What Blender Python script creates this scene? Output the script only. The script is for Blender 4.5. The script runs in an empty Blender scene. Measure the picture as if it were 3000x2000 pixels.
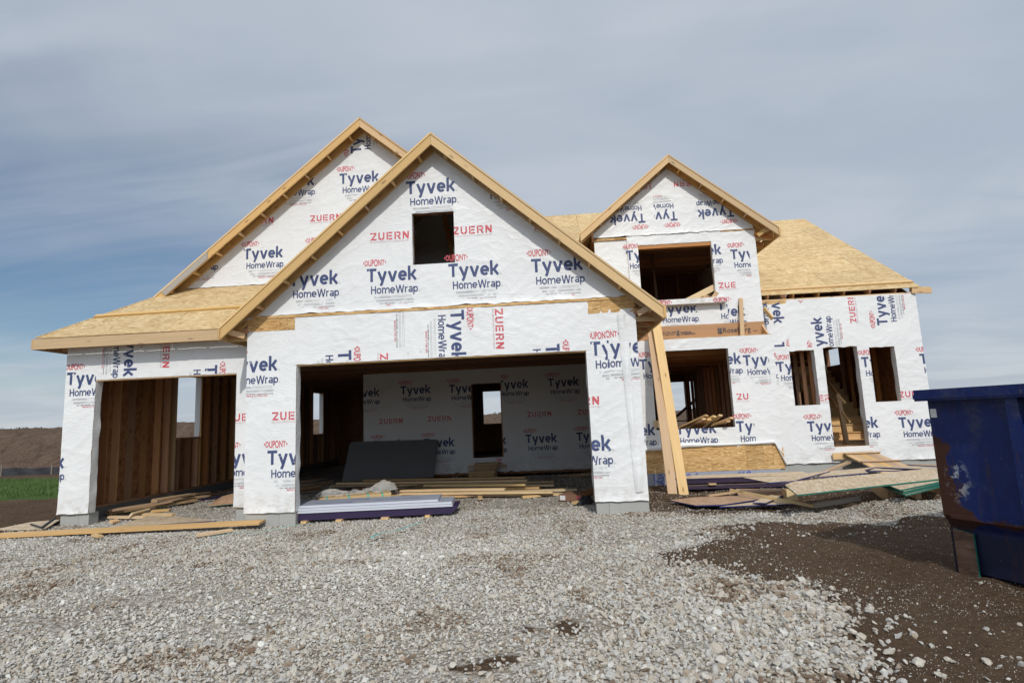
import bpy, bmesh, math, random
import numpy as np
from mathutils import Vector, Matrix, noise, Euler
random.seed(7)
SC = bpy.context.scene
COL = SC.collection
R = math.radians

# ------------------------------------------------------------------ camera
CF, CP, CR, CY = 1646.59, 0.1367431, -0.0427538, -0.0610968
CO = Vector((4.236, -9.2246, 1.5534))
_f = Vector((math.sin(CY) * math.cos(CP), math.cos(CY) * math.cos(CP), math.sin(CP)))
_r0 = Vector((math.cos(CY), -math.sin(CY), 0)); _u0 = _r0.cross(_f)
_r = math.cos(CR) * _r0 + math.sin(CR) * _u0
_u = -math.sin(CR) * _r0 + math.cos(CR) * _u0
cam_d = bpy.data.cameras.new('camera'); cam = bpy.data.objects.new('camera', cam_d); COL.objects.link(cam)
cam_d.sensor_width = 36; cam_d.lens = CF / 3000 * 36; cam_d.clip_end = 3000; cam_d.clip_start = 0.05
cam.matrix_world = Matrix(((_r.x, _u.x, -_f.x, CO.x), (_r.y, _u.y, -_f.y, CO.y), (_r.z, _u.z, -_f.z, CO.z), (0, 0, 0, 1)))
SC.camera = cam

# ------------------------------------------------------------------ sun, sky, exposure
SUN_DIR = Vector((-0.15, 1.0, -0.85)).normalized()      # the way the light travels
sun_d = bpy.data.lights.new('sun', 'SUN'); sun = bpy.data.objects.new('sun', sun_d); COL.objects.link(sun)
sun_d.energy = 2.5; sun_d.angle = R(1.0); sun_d.color = (1.0, 0.96, 0.9)
sun.rotation_euler = SUN_DIR.to_track_quat('-Z', 'Y').to_euler()
W = bpy.data.worlds.new('World'); SC.world = W; W.use_nodes = True
wn, wl = W.node_tree.nodes, W.node_tree.links
wn.clear()
sky = wn.new('ShaderNodeTexSky'); sky.sky_type = 'NISHITA'; sky.sun_disc = False
sky.sun_elevation = math.asin(-SUN_DIR.z)
sky.sun_rotation = math.atan2(-SUN_DIR.x, -SUN_DIR.y)
sky.air_density = 1.0; sky.dust_density = 0.6; sky.ozone_density = 1.3; sky.altitude = 250
tc = wn.new('ShaderNodeTexCoord')
def wmath(op, a, b=None, clamp=False):
    n = wn.new('ShaderNodeMath'); n.operation = op; n.use_clamp = clamp
    for i, v in enumerate((a, b)):
        if v is None: continue
        if isinstance(v, (int, float)): n.inputs[i].default_value = v
        else: wl.new(v, n.inputs[i])
    return n.outputs[0]
sep = wn.new('ShaderNodeSeparateXYZ'); wl.new(tc.outputs['Generated'], sep.inputs[0])
# project the view direction on a flat cloud layer
zz = wmath('MAXIMUM', wmath('ADD', sep.outputs['Z'], 0.12), 0.05)
cu = wmath('DIVIDE', sep.outputs['X'], zz); cv = wmath('DIVIDE', sep.outputs['Y'], zz)
cmb = wn.new('ShaderNodeCombineXYZ'); wl.new(cu, cmb.inputs[0]); wl.new(cv, cmb.inputs[1])
def cloud_noise(scale, loc, rot, sx, sy, detail, dist):
    mp = wn.new('ShaderNodeMapping'); mp.inputs['Location'].default_value = loc
    mp.inputs['Rotation'].default_value = (0, 0, R(rot)); mp.inputs['Scale'].default_value = (sx, sy, 1)
    wl.new(cmb.outputs[0], mp.inputs[0])
    n = wn.new('ShaderNodeTexNoise'); n.inputs['Scale'].default_value = scale
    n.inputs['Detail'].default_value = detail; n.inputs['Roughness'].default_value = 0.5
    n.inputs['Distortion'].default_value = dist
    wl.new(mp.outputs[0], n.inputs['Vector']); return n.outputs['Fac']
n1 = cloud_noise(0.5, (3.1, 1.7, 0), 14, 0.75, 1.2, 3, 0.4)
n2 = cloud_noise(1.5, (0.4, 5.2, 0), 20, 0.45, 1.9, 7, 0.8)
dens = wmath('ADD', wmath('MULTIPLY', wmath('SUBTRACT', n1, 0.5), 0.70), wmath('MULTIPLY', wmath('SUBTRACT', n2, 0.5), 0.50))
dens = wmath('ADD', dens, wmath('ADD', wmath('MULTIPLY', sep.outputs['X'], 0.22), wmath('MULTIPLY', sep.outputs['Z'], 1.0)))   # veil thickens to the right and overhead
dens = wmath('ADD', dens, wmath('MULTIPLY', wmath('SUBTRACT', 1.0, wmath('DIVIDE', sep.outputs['Z'], 0.16), True), 0.62))
dens = wmath('ADD', dens, 0.40)
rmp = wn.new('ShaderNodeMapRange'); rmp.interpolation_type = 'SMOOTHSTEP'
rmp.inputs['From Min'].default_value = 0.28; rmp.inputs['From Max'].default_value = 0.80
rmp.inputs['To Min'].default_value = 0.12; rmp.inputs['To Max'].default_value = 0.90
wl.new(dens, rmp.inputs['Value'])
bg1 = wn.new('ShaderNodeBackground'); bg1.inputs[1].default_value = 0.075
hs = wn.new('ShaderNodeHueSaturation'); hs.inputs['Saturation'].default_value = 1.25; hs.inputs['Value'].default_value = 1.0
wl.new(sky.outputs[0], hs.inputs['Color']); wl.new(hs.outputs[0], bg1.inputs[0])
bg2 = wn.new('ShaderNodeBackground'); n3 = cloud_noise(1.4, (8.3, 2.2, 0), 24, 0.5, 1.6, 5, 0.9); n4 = cloud_noise(0.9, (1.2, 6.6, 0), 30, 0.8, 1.1, 5, 0.8)
wisp = wn.new('ShaderNodeMapRange'); wisp.interpolation_type = 'SMOOTHSTEP'; wisp.inputs['From Min'].default_value = 0.40; wisp.inputs['From Max'].default_value = 0.66
wl.new(wmath('ADD', wmath('MULTIPLY', n3, 0.28), wmath('MULTIPLY', n4, 0.72)), wisp.inputs['Value'])
cm = wn.new('ShaderNodeMix'); cm.data_type = 'RGBA'; wl.new(wisp.outputs[0], cm.inputs[0]); cm.inputs[6].default_value = (0.455, 0.515, 0.60, 1); cm.inputs[7].default_value = (0.56, 0.61, 0.675, 1)
wl.new(cm.outputs[2], bg2.inputs[0])
dt = wn.new('ShaderNodeVectorMath'); dt.operation = 'DOT_PRODUCT'; wl.new(tc.outputs['Generated'], dt.inputs[0]); dt.inputs[1].default_value = tuple(-SUN_DIR)
fw_ = wmath('POWER', wmath('MULTIPLY', wmath('ADD', dt.outputs['Value'], 1.0), 0.5), 4.0)     # thin cloud scatters forward: brighter towards the sun
wl.new(wmath('ADD', 1.0, wmath('MULTIPLY', fw_, 1.1)), bg2.inputs[1])
mx = wn.new('ShaderNodeMixShader'); wo = wn.new('ShaderNodeOutputWorld')
wl.new(rmp.outputs[0], mx.inputs[0]); wl.new(bg1.outputs[0], mx.inputs[1]); wl.new(bg2.outputs[0], mx.inputs[2])
wl.new(mx.outputs[0], wo.inputs[0])
SC.view_settings.view_transform = 'Standard'; SC.view_settings.look = 'None'
SC.view_settings.exposure = 0.0; SC.view_settings.gamma = 1.0; SC.view_settings.use_curve_mapping = False

# ------------------------------------------------------------------ measuring helpers (pixel of the 3000x2000 photo -> place)
def ray(px, py): return _f + _r * (px - 1500) / CF - _u * (py - 1000) / CF
def at(px, py, Y):
    d = ray(px, py); return CO + d * ((Y - CO.y) / d.y)
def gz(px, py, z=0.0):
    d = ray(px, py); return CO + d * ((z - CO.z) / d.z)
ZO = {1: (0, 700, 900/2352), 2: (0, 1200, 900/2352), 3: (400, 300, 900/2352), 4: (1100, 300, 900/2352), 5: (600, 900, 900/2352),
      6: (1200, 900, 900/2352), 11: (1600, 400, 900/2352), 12: (1800, 900, 600/2352), 13: (2200, 600, 600/2352),
      14: (2200, 1000, 600/2352), 15: (1800, 1250, 900/2352), 16: (2600, 1100, 400/896), 26: (1800, 1340, 500/2352), 27: (2300, 1300, 500/2352),
      30: (860, 1080, 860/2352), 31: (2300, 1000, 260/1274)}
def Z(n, x, y):
    o = ZO[n]; return (o[0] + x * o[2], o[1] + y * o[2])

# ------------------------------------------------------------------ node helpers
def new_mat(name):
    m = bpy.data.materials.new(name); m.use_nodes = True
    nt = m.node_tree; b = nt.nodes['Principled BSDF']; return m, nt, b
class NB:
    def __init__(s, nt): s.nt = nt; s.n = nt.nodes; s.l = nt.links
    def add(s, t, **kw):
        n = s.n.new(t)
        for k, v in kw.items(): setattr(n, k, v)
        return n
    def setin(s, n, i, v):
        if v is None: return
        if hasattr(v, 'is_linked'): s.l.new(v, n.inputs[i])
        else: n.inputs[i].default_value = v
    def math(s, op, a, b=None, c=None, clamp=False):
        n = s.add('ShaderNodeMath', operation=op, use_clamp=clamp)
        for i, v in enumerate((a, b, c)): s.setin(n, i, v)
        return n.outputs[0]
    def mix(s, f, a, b, blend='MIX'):
        n = s.add('ShaderNodeMix', data_type='RGBA', blend_type=blend)
        s.setin(n, 0, f); s.setin(n, 6, a); s.setin(n, 7, b); return n.outputs[2]
    def noise(s, vec, scale, detail=4, rough=0.5, dist=0.0):
        n = s.add('ShaderNodeTexNoise'); s.setin(n, 'Vector', vec); s.setin(n, 'Scale', scale); s.setin(n, 'Detail', detail)
        s.setin(n, 'Roughness', rough); s.setin(n, 'Distortion', dist); return n
    def vor(s, vec, scale, feature='F1', rnd=1.0):
        n = s.add('ShaderNodeTexVoronoi', feature=feature); s.setin(n, 'Vector', vec); s.setin(n, 'Scale', scale)
        s.setin(n, 'Randomness', rnd); return n
    def mapping(s, vec, loc=(0, 0, 0), rot=(0, 0, 0), sc=(1, 1, 1)):
        n = s.add('ShaderNodeMapping'); s.setin(n, 0, vec)
        for i, v in ((1, loc), (2, rot), (3, sc)):
            s.setin(n, i, v)
        return n.outputs[0]
    def ramp(s, f, stops):
        n = s.add('ShaderNodeValToRGB'); s.setin(n, 0, f); e = n.color_ramp.elements
        while len(e) < len(stops): e.new(0.5)
        for el, (p, c) in zip(e, stops): el.position = p; el.color = c if len(c) == 4 else (*c, 1)
        return n.outputs[0]
    def mr(s, f, a, b, c=0.0, d=1.0):
        n = s.add('ShaderNodeMapRange'); s.setin(n, 0, f); s.setin(n, 1, a); s.setin(n, 2, b); s.setin(n, 3, c); s.setin(n, 4, d)
        return n.outputs[0]
    def bump(s, h, strength=0.5, dist=0.01, normal=None):
        n = s.add('ShaderNodeBump'); s.setin(n, 'Strength', strength); s.setin(n, 'Distance', dist); s.setin(n, 'Height', h)
        if normal is not None: s.setin(n, 'Normal', normal)
        return n.outputs[0]
    def obj(s): return s.add('ShaderNodeTexCoord').outputs['Object']
    def rnd(s): return s.add('ShaderNodeObjectInfo').outputs['Random']
    def attr(s, name, typ='GEOMETRY'):
        n = s.add('ShaderNodeAttribute', attribute_name=name, attribute_type=typ); return n
def c4(*c): return (*c, 1.0)

def lumber_mat(name, base, dark, var=0.25, rough=0.7):
    m, nt, b = new_mat(name); k = NB(nt)
    r = k.rnd(); o = k.obj()
    off = k.add('ShaderNodeCombineXYZ'); k.setin(off, 0, k.math('MULTIPLY', r, 37.0)); k.setin(off, 1, k.math('MULTIPLY', r, 91.0))
    v = k.add('ShaderNodeVectorMath', operation='ADD'); k.setin(v, 0, o); k.setin(v, 1, off.outputs[0]); v = v.outputs[0]
    g = k.noise(k.mapping(v, sc=(1.6, 55, 55)), 1.0, 5, 0.6, 0.6).outputs[0]
    g2 = k.noise(k.mapping(v, sc=(0.7, 9, 9)), 1.0, 3, 0.5, 1.0).outputs[0]
    kn = k.vor(k.mapping(v, sc=(2.2, 7, 7)), 1.0).outputs['Distance']
    kn = k.mr(kn, 0.05, 0.17, 1.0, 0.0)
    c = k.mix(k.math('MULTIPLY', k.mr(g, 0.35, 0.75), 0.45), c4(*base), c4(*dark))
    c = k.mix(k.math('MULTIPLY', k.mr(g2, 0.4, 0.75), 0.35), c, c4(*[x * 0.72 for x in base]))
    c = k.mix(k.math('MULTIPLY', kn, 0.75), c, c4(dark[0] * 0.35, dark[1] * 0.3, dark[2] * 0.3))
    hv = k.add('ShaderNodeHueSaturation'); k.setin(hv, 'Hue', k.mr(r, 0, 1, 0.493, 0.507)); k.setin(hv, 'Value', k.mr(k.math('FRACT', k.math('MULTIPLY', r, 7.31)), 0, 1, 1 - var, 1 + var * 0.5))
    k.setin(hv, 'Saturation', k.mr(k.math('FRACT', k.math('MULTIPLY', r, 3.77)), 0, 1, 0.82, 1.12)); k.setin(hv, 'Color', c)
    nt.links.new(hv.outputs[0], b.inputs['Base Color']); b.inputs['Roughness'].default_value = rough
    k.setin(b, 'Normal', k.bump(g, 0.25, 0.003)); return m
def osb_mat(name, base=(0.56, 0.38, 0.18), sat=1.0):
    m, nt, b = new_mat(name); k = NB(nt); r = k.rnd(); o = k.obj()
    off = k.add('ShaderNodeCombineXYZ'); k.setin(off, 0, k.math('MULTIPLY', r, 57.0)); k.setin(off, 1, k.math('MULTIPLY', r, 31.0))
    va = k.add('ShaderNodeVectorMath', operation='ADD'); k.setin(va, 0, o); k.setin(va, 1, off.outputs[0]); v = va.outputs[0]
    wob = k.noise(v, 4.0, 2).outputs['Color']
    vw = k.add('ShaderNodeVectorMath', operation='MULTIPLY_ADD'); k.setin(vw, 0, wob); vw.inputs[1].default_value = (0.06, 0.06, 0.06); k.setin(vw, 2, v); vw = vw.outputs[0]
    cols, hts = [], []
    for i, (a, s1, s2) in enumerate(((6, 9, 58), (-17, 8, 46), (50, 12, 42))):
        vr = k.vor(k.mapping(vw, loc=(i * 3.7, i * 1.3, 0), rot=(0, 0, R(a)), sc=(s1, s2, 12)), 1.0)
        cols.append(vr.outputs['Color']); hts.append(vr.outputs['Distance'])
    sel = k.vor(k.mapping(vw, sc=(6, 14, 6)), 1.0).outputs['Color']
    ss = k.add('ShaderNodeSeparateColor'); k.setin(ss, 0, sel)
    cc = k.mix(k.math('GREATER_THAN', ss.outputs[0], 0.55), cols[0], cols[1])
    cc = k.mix(k.math('GREATER_THAN', ss.outputs[1], 0.78), cc, cols[2])
    s3 = k.add('ShaderNodeSeparateColor'); k.setin(s3, 0, cc)
    B = base
    c = k.ramp(s3.outputs[0], [(0.0, (B[0] * .55, B[1] * .46, B[2] * .36)), (0.12, (B[0] * .80, B[1] * .72, B[2] * .6)), (0.42, (B[0] * .97, B[1] * .95, B[2] * .9)), (0.78, (B[0] * 1.10, B[1] * 1.13, B[2] * 1.2)), (1.0, (min(.88, B[0] * 1.3), B[1] * 1.42, B[2] * 1.7))])
    big = k.noise(v, 1.3, 3).outputs[0]
    c = k.mix(k.math('MULTIPLY', k.mr(big, 0.35, 0.75), 0.3), c, c4(B[0] * .78, B[1] * .66, B[2] * .5))
    spk = k.vor(k.mapping(v, sc=(18, 26, 10)), 1.0); spd = k.math('LESS_THAN', spk.outputs['Distance'], 0.11)
    c = k.mix(k.math('MULTIPLY', spd, 0.55), c, c4(.12, .06, .025))
    hv = k.add('ShaderNodeHueSaturation'); k.setin(hv, 'Value', k.mr(r, 0, 1, 0.86, 1.06)); hv.inputs['Saturation'].default_value = sat; k.setin(hv, 'Color', c)
    nt.links.new(hv.outputs[0], b.inputs['Base Color']); b.inputs['Roughness'].default_value = 0.75
    k.setin(b, 'Normal', k.bump(s3.outputs[1], 0.35, 0.004)); return m
def flat_mat(name, col, rough=0.6, bump=0.0, bs=40, var=0.0, metal=0.0):
    m, nt, b = new_mat(name); k = NB(nt)
    b.inputs['Roughness'].default_value = rough; b.inputs['Metallic'].default_value = metal
    o = k.obj(); n = k.noise(o, bs, 4, 0.6).outputs[0]
    n2 = k.noise(o, bs * 0.08, 3, 0.6).outputs[0]
    c = k.mix(k.math('MULTIPLY', k.mr(k.math('ADD', k.math('MULTIPLY', n, .4), k.math('MULTIPLY', n2, .6)), .3, .7), var), c4(*col), c4(*[x * 0.6 for x in col]))
    nt.links.new(c, b.inputs['Base Color'])
    if bump: k.setin(b, 'Normal', k.bump(n, bump, 0.005))
    return m
M = {}
M['lumber'] = lumber_mat('spruce_lumber', (0.68, 0.445, 0.20), (0.45, 0.25, 0.10))
M['pale_lumber'] = lumber_mat('pale_pine_lumber', (0.74, 0.54, 0.28), (0.5, 0.31, 0.13), 0.12)
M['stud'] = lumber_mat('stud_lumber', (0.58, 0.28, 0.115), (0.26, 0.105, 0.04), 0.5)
M['ground_lumber'] = lumber_mat('weathered_lumber', (0.60, 0.39, 0.20), (0.36, 0.20, 0.09), 0.3)
M['lvl'] = lumber_mat('veneer_lumber', (0.48, 0.235, 0.095), (0.26, 0.11, 0.04), 0.15)
M['osb'] = osb_mat('strand_board', (0.55, 0.40, 0.20))
M['osb_wall'] = osb_mat('wall_strand_board', (0.56, 0.35, 0.14))
M['osb_floor'] = osb_mat('floor_strand_board', (0.56, 0.43, 0.27), 0.9)
M['osb_brown'] = osb_mat('wet_strand_board', (0.44, 0.265, 0.145), 0.9)
M['dark_stud'] = lumber_mat('shaded_joist_lumber', (0.22, 0.10, 0.045), (0.12, 0.05, 0.02), 0.3)  # stud wood darkened, the indoor shade put into its colour
M['shaded_board'] = osb_mat('dark_shaded_board', (0.10, 0.055, 0.035))  # strand board with ceiling and dumpster shade put into its colour
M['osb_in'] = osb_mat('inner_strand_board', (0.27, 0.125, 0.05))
M['blue_ink'] = flat_mat('blue_ink', (0.045, 0.065, 0.165), 0.6)
M['red_ink'] = flat_mat('red_ink', (0.58, 0.085, 0.105), 0.6)
M['grey_ink'] = flat_mat('grey_ink', (0.42, 0.43, 0.45), 0.6)
M['black_ink'] = flat_mat('black_ink', (0.06, 0.06, 0.07), 0.6)
M['concrete'] = flat_mat('concrete', (0.40, 0.40, 0.375), 0.9, 0.3, 30, 0.45)
M['foam'] = flat_mat('grey_foam', (0.34, 0.36, 0.42), 0.55, 0.05, 20, 0.2)
M['foam_edge'] = flat_mat('pale_foam', (0.55, 0.57, 0.62), 0.55, 0.05, 20, 0.2)
M['dark_foam'] = flat_mat('dark_grey_foam', (0.16, 0.165, 0.165), 0.6, 0.05, 20, 0.3)
M['purple'] = flat_mat('purple_edge', (0.028, 0.014, 0.06), 0.6, 0.1, 30, 0.4)
M['navy'] = flat_mat('navy_edge', (0.02, 0.03, 0.14), 0.6, 0.1, 30, 0.4)
M['green'] = flat_mat('green_edge', (0.01, 0.16, 0.115), 0.6, 0.1, 30, 0.4)
M['teal'] = flat_mat('teal_strap', (0.12, 0.52, 0.47), 0.35, 0, 30, 0.2)
M['black'] = flat_mat('black_cloth', (0.025, 0.027, 0.03), 0.8, 0.3, 30, 0.3)
M['card'] = flat_mat('cardboard', (0.24, 0.125, 0.075), 0.85, 0.1, 30, 0.3)
M['paper'] = flat_mat('white_label', (0.7, 0.7, 0.68), 0.6)
M['silt'] = flat_mat('black_silt_fabric', (0.03, 0.03, 0.036), 0.8, 0.3, 20, 0.4)
M['stake'] = flat_mat('grey_stake', (0.24, 0.2, 0.16), 0.9, 0.2, 20, 0.4)
M['foliage'] = flat_mat('far_foliage', (0.045, 0.075, 0.03), 0.9, 0.0, 2, 0.7)
M['bark'] = flat_mat('bark', (0.09, 0.07, 0.05), 0.9)

def wrap_material():
    m, nt, b = new_mat('white_house_wrap'); k = NB(nt); o = k.obj()
    w = k.noise(o, 1.1, 3, 0.5).outputs['Color']
    vw = k.add('ShaderNodeVectorMath', operation='MULTIPLY_ADD'); k.setin(vw, 0, w); vw.inputs[1].default_value = (0.8, 0.8, 0.8); k.setin(vw, 2, o); vw = vw.outputs[0]
    def ridge(rot, sc, s):
        n = k.noise(k.mapping(vw, rot=(0, R(rot), 0), sc=sc), s, 3, 0.5).outputs[0]
        a = k.math('ABSOLUTE', k.math('SUBTRACT', n, 0.5)); return k.math('POWER', k.math('SUBTRACT', 1.0, k.math('MULTIPLY', a, 4.0, clamp=True)), 5.0)
    r1 = ridge(35, (1, 1, 3.2), 2.0); r2 = ridge(-50, (1, 1, 3.0), 2.6); r3 = ridge(5, (1, 1, 2.2), 5.5); r4 = ridge(80, (1, 1, 1.8), 7.0)
    area = k.mr(k.noise(o, 0.9, 2).outputs[0], 0.38, 0.62)
    h = k.math('ADD', k.math('MULTIPLY', r1, k.math('MULTIPLY', area, 0.7)), k.math('MULTIPLY', r2, k.math('MULTIPLY', k.math('SUBTRACT', 1.0, area), 0.7)))
    h = k.math('ADD', h, k.math('MULTIPLY', k.math('ADD', r3, r4), k.mr(k.noise(k.mapping(o, loc=(7, 3, 1)), 0.8, 2).outputs[0], .45, .7, 0.0, .22)))
    h = k.math('ADD', h, k.math('MULTIPLY', k.noise(o, 5, 4, 0.5).outputs[0], 0.35))
    fine = k.noise(o, 160, 2).outputs[0]
    nrm = k.bump(h, 0.30, 0.012); nrm = k.bump(fine, 0.15, 0.002, nrm)
    k.setin(b, 'Normal', nrm)
    st = k.noise(o, 0.7, 5, 0.6).outputs[0]
    c = k.mix(k.mr(st, 0.35, 0.75), c4(0.755, 0.76, 0.75), c4(0.685, 0.69, 0.685))
    sz = k.add('ShaderNodeSeparateXYZ'); k.setin(sz, 0, o); low = k.math('MULTIPLY', k.mr(sz.outputs[2], .22, .62, 1, 0), k.mr(k.noise(o, 6, 5, .65).outputs[0], .42, .68))
    c = k.mix(k.math('MULTIPLY', low, .55), c, c4(.42, .35, .27))
    nt.links.new(c, b.inputs['Base Color']); b.inputs['Roughness'].default_value = 0.42
    b.inputs['Specular IOR Level'].default_value = 0.35
    return m
M['wrap'] = wrap_material()

# ------------------------------------------------------------------ object helpers
WORLD = {}
def attach(o, parent):
    if parent is None: return
    o.parent = parent; o.matrix_parent_inverse = WORLD[parent.name].inverted()
def link(name, me, mat, parent=None, mw=None):
    o = bpy.data.objects.new(name, me); COL.objects.link(o)
    if mat is not None and not me.materials:
        for mm in (mat if isinstance(mat, (list, tuple)) else [mat]): me.materials.append(mm)
    mw = mw or Matrix(); o.matrix_basis = mw; WORLD[o.name] = mw.copy(); attach(o, parent); return o
def mesh(name, verts, faces):
    me = bpy.data.meshes.new(name); me.from_pydata([tuple(v) for v in verts], [], faces); me.update(); return me
def tag(o, label=None, cat=None, group=None, kind=None):
    if label: o['label'] = label
    if cat: o['category'] = cat
    if group: o['group'] = group
    if kind: o['kind'] = kind
    return o
def empty(name, loc=(0, 0, 0), label=None, cat=None, group=None, rz=0):
    o = bpy.data.objects.new(name, None); COL.objects.link(o); o.empty_display_size = 0.2
    mw = Matrix.Translation(Vector(loc)) @ Matrix.Rotation(rz, 4, 'Z'); o.matrix_basis = mw; WORLD[o.name] = mw.copy()
    return tag(o, label, cat, group)
def frame(o, ux, uy):
    ux = Vector(ux).normalized(); uz = ux.cross(Vector(uy)).normalized(); uy = uz.cross(ux); o = Vector(o)
    return Matrix(((ux.x, uy.x, uz.x, o.x), (ux.y, uy.y, uz.y, o.y), (ux.z, uy.z, uz.z, o.z), (0, 0, 0, 1)))
def mk(name, verts, faces, mat, parent=None, ux=None, uy=None):
    """world verts -> object with its own axes (ux = grain)"""
    if ux is None: return link(name, mesh(name, verts, faces), mat, parent)
    c = sum((Vector(v) for v in verts), Vector()) / len(verts)
    mw = frame(c, ux, uy); inv = mw.inverted()
    return link(name, mesh(name, [inv @ Vector(v) for v in verts], faces), mat, parent, mw)
BOXF = [(0, 3, 2, 1), (4, 5, 6, 7), (0, 1, 5, 4), (1, 2, 6, 5), (2, 3, 7, 6), (3, 0, 4, 7)]
def boxv(x0, x1, y0, y1, z0, z1):
    return [(x0, y0, z0), (x1, y0, z0), (x1, y1, z0), (x0, y1, z0), (x0, y0, z1), (x1, y0, z1), (x1, y1, z1), (x0, y1, z1)]
AX = {'x': ((1, 0, 0), (0, 1, 0)), 'y': ((0, 1, 0), (-1, 0, 0)), 'z': ((0, 0, 1), (1, 0, 0)), 'xw': ((1, 0, 0), (0, 0, 1)), 'yw': ((0, 1, 0), (0, 0, 1))}
def box(name, x0, x1, y0, y1, z0, z1, mat, parent=None, g='x'):
    return mk(name, boxv(x0, x1, y0, y1, z0, z1), BOXF, mat, parent, *AX[g])
def prism(name, poly, d, mat, parent=None, ux=None, uy=None, mats=None, side=None):
    """poly: list of 3D points; d: extrusion vector; side = material index of the side faces"""
    n = len(poly); d = Vector(d); A = [Vector(p) for p in poly]; B = [p + d for p in A]
    faces = [tuple(range(n)), tuple(range(2 * n - 1, n - 1, -1))] + [(i, n + i, n + (i + 1) % n, (i + 1) % n) for i in range(n)]
    nrm = (A[1] - A[0]).cross(A[2] - A[0])
    if nrm.dot(d) > 0: faces = [tuple(reversed(f)) for f in faces]
    o = mk(name, A + B, faces, mats or mat, parent, ux, uy)
    if side is not None:
        for i, p in enumerate(o.data.polygons):
            if i >= 2: p.material_index = side
    return o
def board(name, p0, p1, w, t, mat, parent=None, side=(0, 0, 1), bev=0.0, mats=None, edge=None):
    """a board from p0 to p1, width w along `side`, thickness t across"""
    p0, p1 = Vector(p0), Vector(p1); ux = (p1 - p0).normalized(); s = Vector(side); s = (s - ux * s.dot(ux)).normalized(); n = ux.cross(s)
    L = (p1 - p0).length; mw = frame((p0 + p1) / 2, ux, s)
    vs = boxv(-L / 2, L / 2, -w / 2, w / 2, -t / 2, t / 2)
    o = link(name, mesh(name, vs, BOXF), mats or mat, parent, mw)
    if edge is not None:
        for i in range(2, 6): o.data.polygons[i].material_index = edge
    return o
def sheet(name, corners, t, mat, edge_mat=None, parent=None, lift=0.0, sag=0.0):
    """OSB or foam sheet lying on its corner points"""
    c = [Vector(p) + Vector((0, 0, lift)) for p in corners]
    ux = (c[1] - c[0]); n = ux.cross(c[-1] - c[0])
    if n.z < 0: n = -n
    n.normalize(); uy = n.cross(ux)
    return prism(name, c, n * t, None, parent, ux, uy, mats=[mat, edge_mat or mat], side=1)

# ------------------------------------------------------------------ ground
def seg_in(poly, x, y):
    ins = False; n = len(poly); j = n - 1
    for i in range(n):
        xi, yi = poly[i]; xj, yj = poly[j]
        if (yi > y) != (yj > y) and x < (xj - xi) * (y - yi) / (yj - yi) + xi: ins = not ins
        j = i
    return ins
GRAVEL = [(-11, -12), (5.4, -12), (5.84, -5.7), (6.2, -5.3), (6.15, -5.0), (6.45, -4.3), (6.3, -3.9), (6.0, -3.55), (5.6, -3.1), (5.4, -2.75), (5.6, -2.35),
          (6.2, -2.05), (6.3, -1.4), (6.5, -1.0), (7.5, -1.15), (8.6, -1.3), (9.3, -1.25), (10.3, -0.95), (10.4, -0.2), (9.5, 0.4), (8.8, 0.2), (8.0, -0.4),
          (7, -0.35), (5.72, -0.15), (5.6, 0.2), (5.6, 6.6), (-1, 6.6), (-1, 13.5), (-4.55, 13.5), (-4.55, 0.66), (-5.1, 0.0), (-6.2, -0.9), (-8, -1.7), (-11, -2.4)]
GP = np.array(GRAVEL)
def in_gravel_np(x, y):
    ins = np.zeros(x.shape, bool); n = len(GP); j = n - 1
    for i in range(n):
        xi, yi = GP[i]; xj, yj = GP[j]
        with np.errstate(divide='ignore', invalid='ignore'):
            c = ((yi > y) != (yj > y)) & (x < (xj - xi) * (y - yi) / (yj - yi + 1e-12) + xi)
        ins ^= c; j = i
    return ins
def vnoise(x, y, s, seed=0):
    """smooth value noise, numpy"""
    x = x * s + seed * 17.3; y = y * s + seed * 5.1
    xi, yi = np.floor(x).astype(np.int64), np.floor(y).astype(np.int64); fx, fy = x - xi, y - yi
    fx = fx * fx * (3 - 2 * fx); fy = fy * fy * (3 - 2 * fy)
    def h(a, b):
        v = np.sin(a * 127.1 + b * 311.7 + seed * 74.7) * 43758.5453; return v - np.floor(v)
    return (h(xi, yi) * (1 - fx) + h(xi + 1, yi) * fx) * (1 - fy) + (h(xi, yi + 1) * (1 - fx) + h(xi + 1, yi + 1) * fx) * fy
def ground_h(x, y):
    x = np.asarray(x, float); y = np.asarray(y, float)
    h = (vnoise(x, y, 0.5, 1) - .5) * 0.05 + (vnoise(x, y, 1.7, 2) - .5) * 0.03
    far = np.clip((-x - 6) / 10, 0, 1) + np.clip((y - 14) / 10, 0, 1) + np.clip((x - 13) / 6, 0, 1)
    h = h - 0.22 * np.clip(far, 0, 1)
    h += 0.12 * np.exp(-(((x - 9.1) / 0.6) ** 2 + ((y + 0.45) / 0.28) ** 2)) - .13 * np.exp(-(((x - 9.3) / 1.9) ** 4 + ((y - .65) / 0.62) ** 4))           # heap of stone by the boards
    h += 0.16 * np.exp(-(((x - 10.4) / 0.5) ** 2 + ((y + 0.25) / 0.5) ** 2))
    soil = ((x > 5.9) & (y < 3.4) & (x < 14)) | (x < -5)
    h += np.where(soil, (vnoise(x, y, 1.3, 13) - .5) * 0.07 + (vnoise(x, y, 4.5, 3) - .5) * 0.05 + (vnoise(x, y, 6.5, 4) - .5) * 0.03, 0)
    h += 0.06 * np.exp(-((x - 10.5) / 2.5) ** 2 - ((y - 3.6) / 0.8) ** 2)
    return h
def gh(x, y): return float(ground_h(x, y))
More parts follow.
